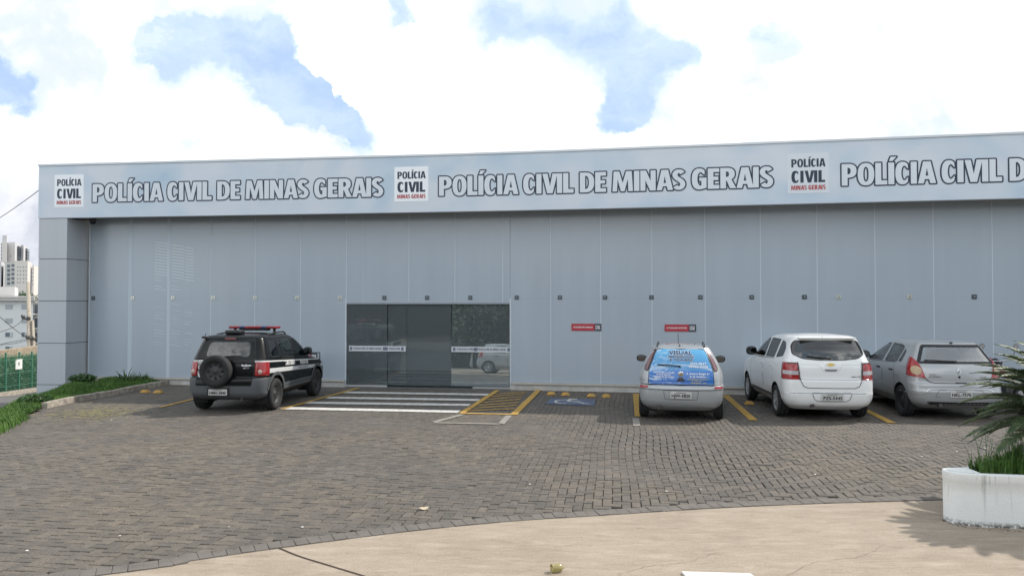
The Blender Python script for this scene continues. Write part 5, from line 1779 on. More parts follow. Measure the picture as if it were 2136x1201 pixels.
# ---- the grey-silver hatchback at the right
def sandero(root, simple=False):
    silver = PAINT('grey silver paint', (.36, .37, .38), rough=.34, metal=.25)
    K = [(.22, .22, 3.75, .70, .25, .3, .08, .25), (.32, .06, 3.92, .80, .26, .32, .09, .28), (.42, .02, 3.98, .85, .26, .34, .09, .3), (.56, .0, 4.0, .868, .26, .36, .09, .3), (.60, .02, 4.0, .87, .26, .36, .09, .3),
         (.70, .035, 3.98, .872, .26, .38, .09, .3), (.73, .065, 3.97, .872, .27, .40, .09, .3), (.82, .075, 3.85, .872, .28, .40, .09, .3), (.92, .09, 3.60, .865, .28, .42, .09, .28), (1.00, .11, 3.22, .85, .28, .40, .09, .26), (1.06, .135, 2.98, .83, .28, .34, .09, .22),
         (1.14, .18, 2.80, .79, .27, .28, .09, .2), (1.26, .26, 2.55, .72, .26, .24, .085, .18), (1.38, .345, 2.28, .655, .24, .22, .08, .17), (1.46, .41, 2.05, .61, .22, .22, .075, .16), (1.49, .43, 1.92, .57, .2, .22, .07, .15), (1.51, .52, 1.78, .50, .2, .22, .06, .13)]
    B = Body(K, .028)
    cl = glass_mat('pale car glass', (.66, .72, .71), .08, .02)
    rear = roundpoly([(-.72, 1.09), (.72, 1.09), (.545, 1.455), (-.545, 1.455)], [.06, .06, .05, .05])
    glass = [('rear_window', rear, 'y', (1,), .048, glass_mat('reflective rear glass', (.55, .6, .6), .26, .02)),
             ('side_window', roundpoly([(.74, 1.10), (.92, 1.075), (.90, 1.36), (.80, 1.30)], .03), 'x', (1, -1), .016, cl),
             ('side_window', roundpoly([(.97, 1.075), (1.62, 1.055), (1.64, 1.435), (1.12, 1.42), (.97, 1.38)], .04), 'x', (1, -1), .02, cl),
             ('side_window', roundpoly([(1.74, 1.055), (2.78, 1.04), (2.42, 1.27), (2.08, 1.42), (1.74, 1.435)], .05), 'x', (1, -1), .02, cl),
             ('windshield', roundpoly([(-.70, 1.08), (.70, 1.08), (.55, 1.43), (-.55, 1.43)], .06), 'f', (1,), .03, cl)]
    sp = dict(paint=silver, wheel_r=.31, axles=(.72, 3.31), arch=1.17, well_x=.81, glass=glass,
              doors=[[(.98, .36), (1.66, .36), (1.68, 1.04), (1.06, 1.06), (1.02, .80)], [(1.70, .36), (2.84, .36), (2.88, .78), (2.80, 1.02), (1.70, 1.04)]], handle=lambda p: (p[0][0] + .20, .90), handle_m=mat('black trim', (.012, .012, .013), .45))
    mats, seam, trim = shell_parts(root, B, sp)
    lens = mat('red lamp lens', (.30, .012, .014), .16, coat=.6, var=.25, vscale=30); amber = mat('amber pale lens', (.42, .30, .17), .2, coat=.5, var=.3, vscale=40)
    shade = mat('shade grey', (.16, .165, .17), .6)
    for sg in (-1, 1):
        out = [(sg * x, z) for x, z in ((.735, 1.21), (.80, 1.205), (.872, .92), (.866, .86), (.80, .84), (.60, .815), (.685, 1.10))]
        P = roundpoly(out if sg < 0 else out[::-1], .025)
        fs = set(B.cut(P, 'y', 1))
        o = B.lift([f for f in fs if f.is_valid], 'taillight', [lens], root, .012, rim=.02)
        o.data.polygons.foreach_set('material_index', [0] * len(o.data.polygons))
        bm = bmesh.new(); n = 20
        c = [B.on(sg * (.735 + .075 * math.cos(2 * math.pi * k / n)), .955 + .085 * math.sin(2 * math.pi * k / n), 'y', 1, .020) for k in range(n)]
        cv = bm.verts.new(B.on(sg * .735, .955, 'y', 1, .034)); rv = [bm.verts.new(q) for q in c]
        for k in range(n): bm.faces.new((rv[k], rv[(k + 1) % n], cv)).smooth = True
        obj('indicator_lens', bm, amber, o)
    tg = [(-.69, 1.10), (-.605, .81), (-.55, .75), (-.45, .725), (.45, .725), (.55, .75), (.605, .81), (.69, 1.10)]
    gateP = roundpoly(tg + [(.60, 1.49), (-.60, 1.49)], .02)
    gate = B.take(gateP, 'y', 1, 'tailgate', mats, root)
    obj('gate_gap', B.strip(tg, .015, 'y', 1, .002, n=6), seam, gate)
    fs = [f for f in B.bm.faces if f.calc_center_median().z < .80 and f.calc_center_median().y < .42 and abs(f.normal.z) < .999 and f.material_index != 1]
    bp = B.lift(fs, 'rear_bumper', mats, root)
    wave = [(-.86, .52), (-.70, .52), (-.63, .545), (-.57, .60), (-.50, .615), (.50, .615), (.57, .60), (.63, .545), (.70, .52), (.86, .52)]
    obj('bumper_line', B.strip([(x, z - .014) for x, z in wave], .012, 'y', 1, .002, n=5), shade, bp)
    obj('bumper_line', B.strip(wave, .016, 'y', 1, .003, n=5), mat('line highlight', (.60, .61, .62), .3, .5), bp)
    rec = roundpoly([(-.40, .59), (.40, .59), (.46, .455), (-.46, .455)], .03)
    obj('recess_edge', B.strip(rec + rec[:1], .012, 'y', 1, .003, n=2), shade, bp)
    obj('lower_lip', B.strip([(-.60, .335), (.60, .335)], .06, 'y', 1, .004, n=16), trim, bp)
    plate(root, B, .0, .522, .40, .13, 'NKL-7570', 'MG-UBERLANDIA', .014)
    chrome = mat('badge chrome', (.55, .56, .58), .25, .8)
    bm = bmesh.new()
    o_ = [(0, .06), (.042, 0), (0, -.06), (-.042, 0)]; i_ = [(0, .03), (.02, 0), (0, -.03), (-.02, 0)]
    vo = [bm.verts.new(B.on(u, .955 + v, 'y', 1, .010)) for u, v in o_]; vi = [bm.verts.new(B.on(u, .955 + v, 'y', 1, .014)) for u, v in i_]
    for k in range(4): bm.faces.new((vo[k], vo[(k + 1) % 4], vi[(k + 1) % 4], vi[k]))
    obj('emblem', bm, chrome, gate)
    bm = bmesh.new(); lathe(bm, [(-.008, 0), (-.008, .018), (0, .024)], 'y', B.on(0, .845, 'y', 1, .004), 16); obj('lock', bm, trim, gate)
    bm = bmesh.new(); box(bm, B.on(.02, .727, 'y', 1, .004), (.20, .02, .025), 0, .008); obj('gate_handle', bm, trim, gate)
    bm = bmesh.new(); add_text(bm, plain_text('RENAULT', .12, .02, .03), lambda u, v: B.on(-.47 + u, .885 + v, 'y', 1, .006)); add_text(bm, plain_text('SANDERO', .22, .024, .03), lambda u, v: B.on(-.44 + u, .845 + v, 'y', 1, .006)); add_text(bm, plain_text('1.0 16V', .12, .022, .03), lambda u, v: B.on(.45 + u, .845 + v, 'y', 1, .006)); obj('badge', bm, mat('badge dark', (.12, .12, .13), .35, .5), gate)
    bm = bmesh.new(); tube(bm, [B.on(-.02, 1.125, 'y', 1, .03), B.on(-.25, 1.13, 'y', 1, .038), B.on(-.58, 1.145, 'y', 1, .025)], .014, 6); obj('wiper', bm, trim, gate)
    bm = bmesh.new(); box(bm, (0, .425, 1.492), (.05, .05, .03), 0, .01); obj('washer_jet', bm, trim, root)
    for sg in (-1, 1): mirror(root, sg * .80, 2.62, 1.10, sg, trim, (.115, .075, .085))
    seats(root, 2.0, .36, .56, mat('seat grey mid', (.13, .135, .14), .9), (.5, 2.8, .40, .65))
    for sg in (-1, 1):
        for ya in sp['axles']: wheel(root, sg * .765, ya, .31, .195, sg, mat('black steel rim', (.03, .032, .034), .5) if not simple else mat('silver rim', (.42, .43, .44), .35, .6), 'steel' if not simple else 'five')
    bm = bmesh.new(); tube(bm, [(-.36, .05, .30), (-.36, .5, .29)], .04, 12); obj('exhaust', bm, mat('exhaust', (.08, .075, .07), .6, .5), root)
    finish_body(root, B, mats)


car('hatchback', (3.24, 14.75, 0), 12.2, 'small silver hatchback with a blue advertising wrap over its tailgate and rear window', 'car', corsa)
car('minivan', (6.13, 14.70, 0), 5.0, 'white people carrier with gold bow-tie emblem and dark rear window', 'car', spin)
car('hatchback', (8.66, 14.82, 0), 6.5, 'grey-silver hatchback with clear rear window, half behind the cycad', 'car', sandero)


# the car whose reflection shows in the right-hand door panes, parked across the street beyond the frame
def mirrored_ground(px, py):
    n = Fn(xg(1000)); n = Matrix.Rotation(PANE_TILT, 3, Vector((1, -.16, 0)).normalized()) @ n
    d = ray(px, py).normalized(); o = Vector((0, 0, CAM_H)); p0 = gp(xg(1000), 1.2)
    t = (p0 - o).dot(n) / d.dot(n); h = o + d * t
    r = d - 2 * d.dot(n) * n
    return h + r * ((-.02 - h.z) / r.z)


def build_reflected():
    p = mirrored_ground(1012, 779)
    hd = Vector((1, -.16, 0)).normalized(); right = Vector((hd.y, -hd.x, 0))
    o = p - hd * .72 + right * .86
    print('reflected car at', o)
    car('parked_car', (o.x, o.y, -.018), 99.1, 'silver hatchback on the street seen only as a reflection in the glass doors', 'car', lambda r: sandero(r, True), None)


build_reflected()


# ------------------------------------------------------------------ small things on the car park
def build_stops():
    y = mat('wheel stop yellow', (.55, .31, .05), .8, col2=(.34, .22, .08), vscale=9, bump=.4, bscale=40)
    me = None
    for (px, py, lab) in ((303, 818.5, 'first'), (330, 819.5, 'first'), (1150, 823, ''), (1180, 824, ''), (1234, 827, ''), (1265, 828, ''), (1563, 843, '')):
        p = atz(px, py)
        if me is None:
            bm = bmesh.new(); box(bm, (0, 0, .035), (.23, .16, .075), 0, .0)
            for v in bm.verts:
                if v.co.z > .05: v.co.x *= .62; v.co.y *= .55
            bmesh.ops.bevel(bm, geom=list(bm.edges), offset=.012, segments=2, affect='EDGES')
            o = obj('wheel_stop', bm, y); me = o.data
        else:
            o = bpy.data.objects.new('wheel_stop', me); link(o)
        o.location = p; o.rotation_euler = (0, 0, R(-9 + rng.uniform(-4, 4)))
        tag(o, {303: 'yellow wheel stop nearest the grass kerb', 330: 'yellow wheel stop between the grass kerb and the police car', 1150: 'yellow wheel stop beside the hatched lines', 1180: 'second yellow wheel stop from the hatched lines, above the blue bay symbol',
                1234: 'third yellow wheel stop from the hatched lines, past the blue bay symbol', 1265: 'yellow wheel stop nearest the small hatchback with the blue wrap', 1563: 'yellow wheel stop by the front wheel of the white people carrier'}[px], 'wheel stop', 'yellow wheel stops')


build_stops()


def build_stand():
    b_ = aty(671, 806, 20.75); D = b_.y; z0 = 0.0
    P = lambda px, py, dy=0: aty(px, py, D) + Vector((0, dy, 0))
    root = empty('sign_stand', (P(658, 806).x, D, 0), label='black tubular floor stand holding a small dark sign, by the police car nose', cat='sign stand')
    inv = Matrix.Translation(-root.location)
    st = mat('stand steel', (.05, .052, .06), .5, .3)
    def p(name, bm, m, par=root):
        o = obj(name, bm, m, par)
        if par is root: o.matrix_parent_inverse = inv
        return o
    zt = P(666, 735).z
    for (px, dy) in ((636, 0), (667, 0)):
        for s in (-1, 1):
            bm = bmesh.new(); a = P(px, 735); c = Vector((P(px + (5 if px > 650 else -3) if s < 0 else px - 4, 735).x, D + s * .16, 0))
            tube(bm, [a, c], .011, 8); p('leg', bm, st)
    bm = bmesh.new(); tube(bm, [P(634, 735), P(668, 735)], .011, 8); p('crossbar', bm, st)
    a, c = P(648.5, 736), P(662.5, 749.5)
    bm = bmesh.new(); box(bm, ((a.x + c.x) / 2, D - .02, (a.z + c.z) / 2), (c.x - a.x, .015, a.z - c.z), 0, .003); pl = p('sign_plate', bm, mat('sign dark', (.012, .014, .03), .4))
    pl_inv = None
    bm = bmesh.new(); w = c.x - a.x; h = a.z - c.z
    f = lambda u, v, d=0: Vector((a.x + u, D - .030 - d, c.z + v)) - root.location
    add_text(bm, heavy_text('POLÍCIA', w * .7, h * .17), lambda u, v, d=0: f(w * .15 + u, h * .62 + v, d))
    add_text(bm, heavy_text('CIVIL', w * .7, h * .26), lambda u, v, d=0: f(w * .15 + u, h * .32 + v, d))
    add_text(bm, heavy_text('MINAS GERAIS', w * .7, h * .10), lambda u, v, d=0: f(w * .15 + u, h * .16 + v, d))
    o = obj('lettering', bm, mat('sign white', (.72, .72, .72), .5), pl); o.matrix_parent_inverse = pl.matrix_parent_inverse.inverted() if False else Matrix.Translation(root.location)
    bm = bmesh.new(); box(bm, (a.x - .02, D - .02, (a.z + c.z) / 2), (.035, .016, h), 0, .003); p('red_edge', bm, mat('sign red gloss', (.40, .035, .05), .4))


build_stand()


def build_litter():
    # shrivelled leaf, scraps, drinking cup, white board at the edge of the street
    p = atz(884, 1061)
    bm = bmesh.new(); r = random.Random(2)
    n = 12; vs = [bm.verts.new((.055 * math.cos(2 * math.pi * k / n), .035 * math.sin(2 * math.pi * k / n), .012 + .012 * math.cos(4 * math.pi * k / n))) for k in range(n)]
    c = bm.verts.new((0, 0, .022))
    for k in range(n): bm.faces.new((vs[k], vs[(k + 1) % n], c))
    o = obj('fallen_leaf', bm, mat('dry leaf', (.50, .42, .30), .7, var=.3, vscale=60)); o.location = p; o.rotation_euler.z = .4
    tag(o, 'pale dry leaf lying on the pavers near the edge of the concrete', 'leaf')
    sc = mat('paper white', (.62, .60, .56), .8)
    me = None
    for px, py in ((478, 1100), (250, 1118), (56, 1149), (1390, 1025), (1462, 1021), (1937, 1017), (630, 1100), (232, 876), (1922, 952), (1996, 942), (2055, 935), (1105, 1010), (1700, 990)):
        q = atz(px, py); bm = bmesh.new(); k = r.randint(5, 7); s = r.uniform(.010, .022)
        ring = [bm.verts.new((s * r.uniform(.6, 1.3) * math.cos(2 * math.pi * j / k), s * r.uniform(.5, 1.1) * math.sin(2 * math.pi * j / k), r.uniform(.004, .012))) for j in range(k)]
        c = bm.verts.new((0, 0, .014))
        for j in range(k): bm.faces.new((ring[j], ring[(j + 1) % k], c))
        o = obj('paper_scrap', bm, sc); o.location = q
        tag(o, 'tiny pale scrap of litter lying on the pavers', 'litter', 'scraps of litter on the pavers')
    p = atz(1162, 1192, -.012)
    root = empty('plastic_cup', p, R(20), 'amber see-through plastic cup bottom lying on the concrete', 'cup')
    am = bpy.data.materials.new('amber plastic'); am.use_nodes = True; b = am.node_tree.nodes['Principled BSDF']
    b.inputs['Base Color'].default_value = (.50, .44, .20, 1); b.inputs['Roughness'].default_value = .15; b.inputs['Transmission Weight'].default_value = .55
    bm = bmesh.new(); lathe(bm, [(-.045, .030), (-.02, .034), (.0, .036), (.028, .034), (.042, .026), (.046, .012), (.046, 0)], 'x', (0, 0, .034), 24)
    obj('shell', bm, am, root)
    bm = bmesh.new(); lathe(bm, [(-.05, .034), (-.05, .039), (-.042, .039), (-.042, .034)], 'x', (0, 0, .034), 24); lathe(bm, [(.046, .010), (.066, .008), (.066, 0)], 'x', (0, 0, .030), 10)
    obj('rim', bm, am, root)
    a, b2, c, d = atz(1422, 1195.5, -.012), atz(1565, 1199.5, -.012), atz(1600, 1225, -.012), atz(1445, 1222, -.012)
    bm = bmesh.new()
    lo = [bm.verts.new(q) for q in (a, b2, c, d)]; hi = [bm.verts.new(q + Vector((0, 0, .02))) for q in (a, b2, c, d)]
    bm.faces.new(hi); bm.faces.new(lo[::-1])
    for k in range(4): bm.faces.new((lo[k], lo[(k + 1) % 4], hi[(k + 1) % 4], hi[k]))
    tag(obj('board', bm, mat('white board', (.66, .64, .61), .6, var=.08)), 'white flat board lying on the concrete at the bottom of the view', 'board')
    # cut grass strewn by the corner of the car park
    bm = bmesh.new(); r = random.Random(8)
    for _ in range(900):
        u, v = r.gauss(0, .45), r.gauss(0, .55)
        c = atz(195, 862) + Vector((u * 1.1 - v * .25, v, 0)); a_ = r.uniform(0, 3.14); l = r.uniform(.03, .08)
        d = Vector((math.cos(a_), math.sin(a_), 0)) * l; n = Vector((-d.y, d.x, 0)).normalized() * .004
        z = Vector((0, 0, r.uniform(.004, .02)))
        quad(bm, [c - d - n + z, c + d - n + z * r.uniform(.5, 1.2), c + d + n + z, c - d + n + z])
    tag(obj('grass_clippings', bm, mat('dry grass', (.20, .19, .075), .9, col2=(.27, .23, .13), vscale=14)), kind='stuff')


build_litter()


# ------------------------------------------------------------------ plants
def leaf_mat(name, c0, c1, sheen=.45):
    m = bpy.data.materials.new(name); m.use_nodes = True
    t = NT(m.node_tree); b = t.n['Principled BSDF']
    o = t.new('ShaderNodeTexCoord').outputs['Object']
    c = t.mix(t.rng(t.noise(o, 14, 3, .6), .35, .65), c0, c1)
    t.l.new(c, b.inputs['Base Color']); b.inputs['Roughness'].default_value = sheen
    b.inputs['Specular IOR Level'].default_value = .6
    tr = t.new('ShaderNodeBsdfTranslucent'); t.l.new(c, tr.inputs[0])
    mx = t.new('ShaderNodeMixShader'); mx.inputs[0].default_value = .18
    t.l.new(b.outputs[0], mx.inputs[1]); t.l.new(tr.outputs[0], mx.inputs[2]); t.l.new(mx.outputs[0], t.n['Material Output'].inputs[0])
    MATS[name] = m
    return m


PLANT = [(4.58, 8.17), (4.54, 8.06), (4.59, 7.945), (4.76, 7.87), (5.0, 7.82), (5.2, 7.79), (5.8, 7.69), (6.6, 7.68), (7.3, 7.95), (7.65, 8.55), (7.35, 9.2), (6.6, 9.35), (5.9, 9.0), (5.3, 8.48), (4.88, 8.24)]


def build_planter():
    m = bpy.data.materials.new('white stucco'); m.use_nodes = True
    t = NT(m.node_tree); b = t.n['Principled BSDF']
    o = t.new('ShaderNodeTexCoord').outputs['Object']
    sp = t.new('ShaderNodeSeparateXYZ'); t.l.new(o, sp.inputs[0]); z = sp.outputs[2]
    drip = t.noise(t.scale(o, 9, 9, .45), 2.2, 3, .6); spot = t.noise(o, 26, 4, .7)
    c = t.mix(t.noise(o, 3, 4, .6), (.78, .80, .79), (.85, .86, .85))
    d1 = t.m('MULTIPLY', t.rng(drip, .60, .72), t.rng(z, .12, .50, .12, .75))
    c = t.mix(d1, c, (.30, .31, .29))
    c = t.mix(t.m('MULTIPLY', t.rng(spot, .60, .74), t.rng(z, .30, .50, .1, .55)), c, (.25, .25, .23))
    c = t.mix(t.m('MULTIPLY', t.rng(spot, .40, .55), t.rng(z, .05, .0, 0, .95)), c, (.10, .09, .075))
    t.l.new(c, b.inputs['Base Color']); b.inputs['Roughness'].default_value = .85
    bn = t.new('ShaderNodeBump'); bn.inputs['Strength'].default_value = .55; bn.inputs['Distance'].default_value = .010
    t.l.new(t.noise(t.scale(o, 1, 1, 1.6), 45, 4, .65), bn.inputs['Height']); t.l.new(bn.outputs[0], b.inputs['Normal'])
    P = [Vector((p.x, p.y, 0)) for p in catmull([(x, y, 0) for x, y in PLANT], 6)]
    n = len(P)
    def off(d):
        out = []
        for k in range(n):
            e = (P[(k + 1) % n] - P[k - 1]).normalized(); out.append(P[k] + Vector((-e.y, e.x, 0)) * d)
        return out
    H = .52
    rings = []
    for (d, z) in ((0., -.06), (0.002, .10), (0., .30), (0., H - .10), (-.004, H - .095), (-.004, H - .008), (.006, H), (.058, H + .001), (.066, H - .012), (.07, H - .12)):
        rings.append([p + Vector((0, 0, z)) for p in off(d)])
    bm = bmesh.new(); vr = [[bm.verts.new(p) for p in rg] for rg in rings]
    for a, b2 in zip(vr, vr[1:]):
        for k in range(n): bm.faces.new((a[k], a[(k + 1) % n], b2[(k + 1) % n], b2[k]))
    for f in bm.faces: f.smooth = f.calc_center_median().z < H - .02
    for e in bm.edges:
        if all(abs(v.co.z - (H - .012)) < .004 for v in e.verts): e.smooth = False
    root = empty('planter', (5.9, 8.4, 0), label='white stuccoed curved masonry planter at the edge of the street', cat='planter')
    inv = Matrix.Translation((-5.9, -8.4, 0))
    w = obj('wall', bm, m, root); w.matrix_parent_inverse = inv
    bm = bmesh.new(); f = bm.faces.new([bm.verts.new(p + Vector((0, 0, H - .018))) for p in off(.066)]); bmesh.ops.triangulate(bm, faces=[f])
    s = obj('soil', bm, mat('soil', (.05, .042, .026), .95, var=.5, vscale=6), root); s.matrix_parent_inverse = inv
    bm = bmesh.new(); cp_ = [p for p in off(.03) if p.x < 4.84]; cp_ = sorted(cp_, key=lambda p: math.atan2(p.y - 8.06, p.x - 4.75))
    f = bm.faces.new([bm.verts.new(p + Vector((0, 0, H + .004))) for p in cp_]); bmesh.ops.triangulate(bm, faces=[f])
    s = obj('cap', bm, m, root); s.matrix_parent_inverse = inv
    # grass in it
    bm = bmesh.new(); r = random.Random(12); cnt = 0
    inner = [(p.x, p.y) for p in off(.075)]
    while cnt < 9000:
        x, y = r.uniform(4.6, 7.6), r.uniform(7.6, 9.5)
        if not in_poly(x, y, inner) or x < 4.83: continue
        cnt += 1
        blade(bm, Vector((x, y, H - .025)), r.uniform(.08, .21), r, .007, .5)
        if r.random() < .03:
            h = r.uniform(.22, .42); a = r.uniform(-.1, .1)
            tube(bm, [(x, y, H - .05), (x + a * .4, y, H + h * .6), (x + a, y + r.uniform(-.05, .05), H + h)], .0025, 4)
    tag(obj('grass', bm, grass_mat('planter grass', (.075, .17, .03), (.04, .10, .02), (.17, .25, .055))), kind='stuff')
    # specks of plaster and dirt along its foot
    bm = bmesh.new()
    o_ = off(-.03)
    for _ in range(90):
        k = r.randint(0, n - 1); p = o_[k] + Vector((r.uniform(-.03, .03), r.uniform(-.09, .01), -.012)); blob(bm, p, (r.uniform(.004, .014),) * 2 + (r.uniform(.003, .008),), 1)
    tag(obj('rubble', bm, mat('plaster crumbs', (.22, .19, .16), .9, col2=(.07, .06, .05), vscale=20)), kind='stuff')


build_planter()


def frond(bm, base, az, el, L, r, droop):
    """one pinnate cycad leaf: arching midrib with two rows of narrow stiff leaflets"""
    pts = []; p = Vector(base); n = 26; a = el
    for k in range(n + 1):
        pts.append(p.copy()); p = p + Vector((math.cos(az) * math.cos(a), math.sin(az) * math.cos(a), math.sin(a))) * (L / n)
        a -= droop / n * (.4 + 1.3 * k / n)
    tube(bm, pts, .008, 5, 0, .35)
    S = Vector((-math.sin(az), math.cos(az), 0))
    for k in range(2, n):
        for h in (0, .33, .66):
            if k + h > n: continue
            t = (k + h) / n
            q = pts[k].lerp(pts[min(n, k + 1)], h); d = (pts[min(n, k + 1)] - pts[k - 1]).normalized(); up = S.cross(d) * -1
            if up.z < 0: up = -up
            l = .215 * L / 1.2 * (math.sin(math.pi * min(1, .12 + t * .93)) ** .6) * r.uniform(.9, 1.08)
            for s in (-1, 1):
                fw = .66 + .45 * t + r.uniform(-.06, .06)
                dr = (S * s * (1 - .25 * t) + d * fw + up * (.26 + r.uniform(-.12, .12))).normalized()
                e = q + dr * l; e.z -= l * .12
                w = d * .0098
                mid = q + dr * l * .55 + up * .004
                v = [bm.verts.new(x) for x in (q - w, q + w, mid + w * 1.15, mid - w * 1.15, e)]
                bm.faces.new((v[0], v[1], v[2], v[3])); bm.faces.new((v[3], v[2], v[4]))


def build_cycad():
    root = empty('cycad', (6.18, 8.42, .47), label='cycad with arching dark green feathery fronds growing in the white planter', cat='plant')
    r = random.Random(21)
    lm = leaf_mat('cycad leaf', (.048, .085, .042), (.125, .165, .07), .52)
    bm = bmesh.new(); prof = []
    for k in range(12):
        z = k * .05; prof.append((z, .16 + .018 * (k % 2) - .004 * k))
    lathe(bm, prof + [(.6, 0)], 'z', (0, 0, 0), 18)
    obj('trunk', bm, mat('cycad trunk', (.10, .075, .05), .9, var=.4, vscale=20, bump=.6), root)
    N = 98
    for k in range(N):
        az = k * 2.39996 + r.uniform(-.15, .15)
        t = k / N
        el = R(-14 + 82 * t) + r.uniform(-.08, .08)
        L = r.uniform(1.02, 1.24) * (1 - .1 * t)
        bm = bmesh.new(); frond(bm, (.07 * math.cos(az), .07 * math.sin(az), .56 + .10 * t), az, el, L, r, R(30) + R(30) * t)
        obj('frond', bm, lm, root)


build_cycad()


def build_bank_plants():
    lm = leaf_mat('strap leaf', (.035, .075, .022), (.075, .115, .035), .4)
    r = random.Random(31)
    for k, (px, Y, lab, sc) in enumerate(((262, 21.2, 'spiky strap-leaved plant against the plinth, the taller one', 1.0), (302, 21.3, 'low spiky strap-leaved plant at the narrow end of the grass bed', .75))):
        x = (px - 1068) / FPX * Y
        bm = bmesh.new()
        for q in range(34):
            a = r.uniform(0, 6.28); l = r.uniform(.35, .62) * sc; el = r.uniform(.5, 1.35)
            d = Vector((math.cos(a) * math.cos(el), math.sin(a) * math.cos(el), math.sin(el))); s = Vector((-math.sin(a), math.cos(a), 0)) * .017
            p0 = Vector((r.uniform(-.12, .12), r.uniform(-.08, .08), 0)); p1 = p0 + d * l * .6; p2 = p0 + d * l + Vector((math.cos(a), math.sin(a), 0)) * .10 * l - Vector((0, 0, .22 * l * math.cos(el)))
            v = [bm.verts.new(w) for w in (p0 - s, p0 + s, p1 + s, p1 - s, p2)]
            bm.faces.new((v[0], v[1], v[2], v[3])); bm.faces.new((v[3], v[2], v[4]))
        o = obj('strap_leaf_plant', bm, lm); o.location = (x, Y, .02); tag(o, lab, 'plant', 'strap-leaved plants by the plinth')
    for k, (px, py, Y, lab) in enumerate(((172, 800, 20.6, 'dark leafy shrub clump at the foot of the corner column'), (75, 846, 17.2, 'leafy weed clump where the kerb ends'))):
        p = aty(px, py, Y); bm = bmesh.new()
        for q in range(420):
            u = Vector((r.gauss(0, 1), r.gauss(0, 1), r.gauss(0, 1))).normalized() * r.uniform(.3, 1) ** .5
            c = Vector((u.x * .38, u.y * .25, .06 + (u.z + .6) * .13)); s = r.uniform(.03, .06); a = Vector((r.gauss(0, 1), r.gauss(0, 1), r.gauss(.6, .6))).normalized(); b_ = a.orthogonal().normalized(); e = a.cross(b_)
            quad(bm, [c - b_ * s, c + e * s * .5, c + b_ * s, c - e * s * .5])
        o = obj('leafy_clump', bm, leaf_mat('clump leaf %d' % k, (.03, .075, .02), (.06, .13, .03))); o.location = p; tag(o, lab, 'plant', 'leafy clumps on the bank')


build_bank_plants()


# ------------------------------------------------------------------ motorcycle behind the cycad
def build_motorcycle():
    D = 16.9
    root = empty('motorcycle', (10.42, 15.75, 0), -R(9), 'motorcycle with round mirrors, mostly hidden behind the cycad', 'motorcycle', 'vehicles parked nose-in along the building')
    blk = mat('moto black', (.02, .02, .022), .4); redp = PAINT('moto red', (.25, .02, .02)); chrome = mat('badge chrome', (.55, .56, .58), .25, .8)
    for y in (0, 1.30):
        w = empty('wheel', (0, y, .30)); w.parent = root
        bm = bmesh.new(); lathe(bm, [(-.03, .22), (-.045, .26), (-.03, .295), (0, .302), (.03, .295), (.045, .26), (.03, .22)], 'x', n=36); obj('tyre', bm, mat('tyre rubber', (.018, .018, .019), .85), w)
        bm = bmesh.new(); lathe(bm, [(-.03, .225), (-.02, .205), (.02, .205), (.03, .225)], 'x', n=36); lathe(bm, [(-.05, 0), (-.05, .05), (.05, .05), (.05, 0)], 'x', n=16)
        for k in range(9): a = k * .698; tube(bm, [(0, .04 * math.cos(a), .04 * math.sin(a)), (0, .21 * math.cos(a), .21 * math.sin(a))], .006, 5)
        obj('rim', bm, chrome, w)
    bm = bmesh.new(); blob(bm, (0, .62, .80), (.13, .27, .12), 3, sq=.85); obj('tank', bm, redp, root)
    bm = bmesh.new(); box(bm, (0, .12, .80), (.24, .62, .09), 0, .035); obj('seat', bm, blk, root)
    bm = bmesh.new(); box(bm, (0, .55, .42), (.26, .40, .32), 0, .06); tube(bm, [(.12, .6, .28), (.15, .2, .28), (.16, -.35, .36)], .035, 10, taper=1.4); obj('engine', bm, mat('engine metal', (.14, .14, .145), .4, .7), root)
    bm = bmesh.new()
    for s in (-1, 1): tube(bm, [(s * .09, 1.30, .30), (s * .09, 1.02, 1.0)], .022, 8); tube(bm, [(s * .09, 0, .30), (s * .09, .45, .42)], .02, 8)
    tube(bm, [(0, 1.0, .95), (0, .5, .66), (0, .2, .72)], .025, 8); obj('frame', bm, blk, root)
    bm = bmesh.new(); tube(bm, [(-.36, .86, 1.07), (-.22, .96, 1.06), (-.08, 1.0, 1.02), (.08, 1.0, 1.02), (.22, .96, 1.06), (.36, .86, 1.07)], .013, 8); obj('handlebar', bm, chrome, root)
    bm = bmesh.new(); blob(bm, (0, 1.12, .98), (.10, .09, .10), 2); obj('headlight', bm, blk, root)
    for s in (-1, 1):
        bm = bmesh.new(); tube(bm, [(s * .26, .93, 1.08), (s * .30, .93, 1.18), (s * .33, .95, 1.30)], .008, 6)
        lathe(bm, [(.0, 0), (.0, .058), (.022, .045), (.03, 0)], 'y', (s * .34, .93, 1.345), 20); o = obj('mirror', bm, blk, root)
        bm = bmesh.new(); lathe(bm, [(-.003, 0), (-.003, .050)], 'y', (s * .34, .93, 1.345), 20); obj('mirror_glass', bm, mat('mirror glass bright', (.42, .45, .48), .2, .6), o)
    bm = bmesh.new(); box(bm, (0, -.42, .78), (.09, .05, .06), 0, .015); obj('taillight', bm, mat('red lamp lens', (.30, .012, .014), .16, coat=.6), root)
    bm = bmesh.new(); blob(bm, (0, 1.28, .63), (.07, .24, .03), 2); blob(bm, (0, -.22, .62), (.08, .24, .03), 2); obj('mudguard', bm, redp, root)


build_motorcycle()


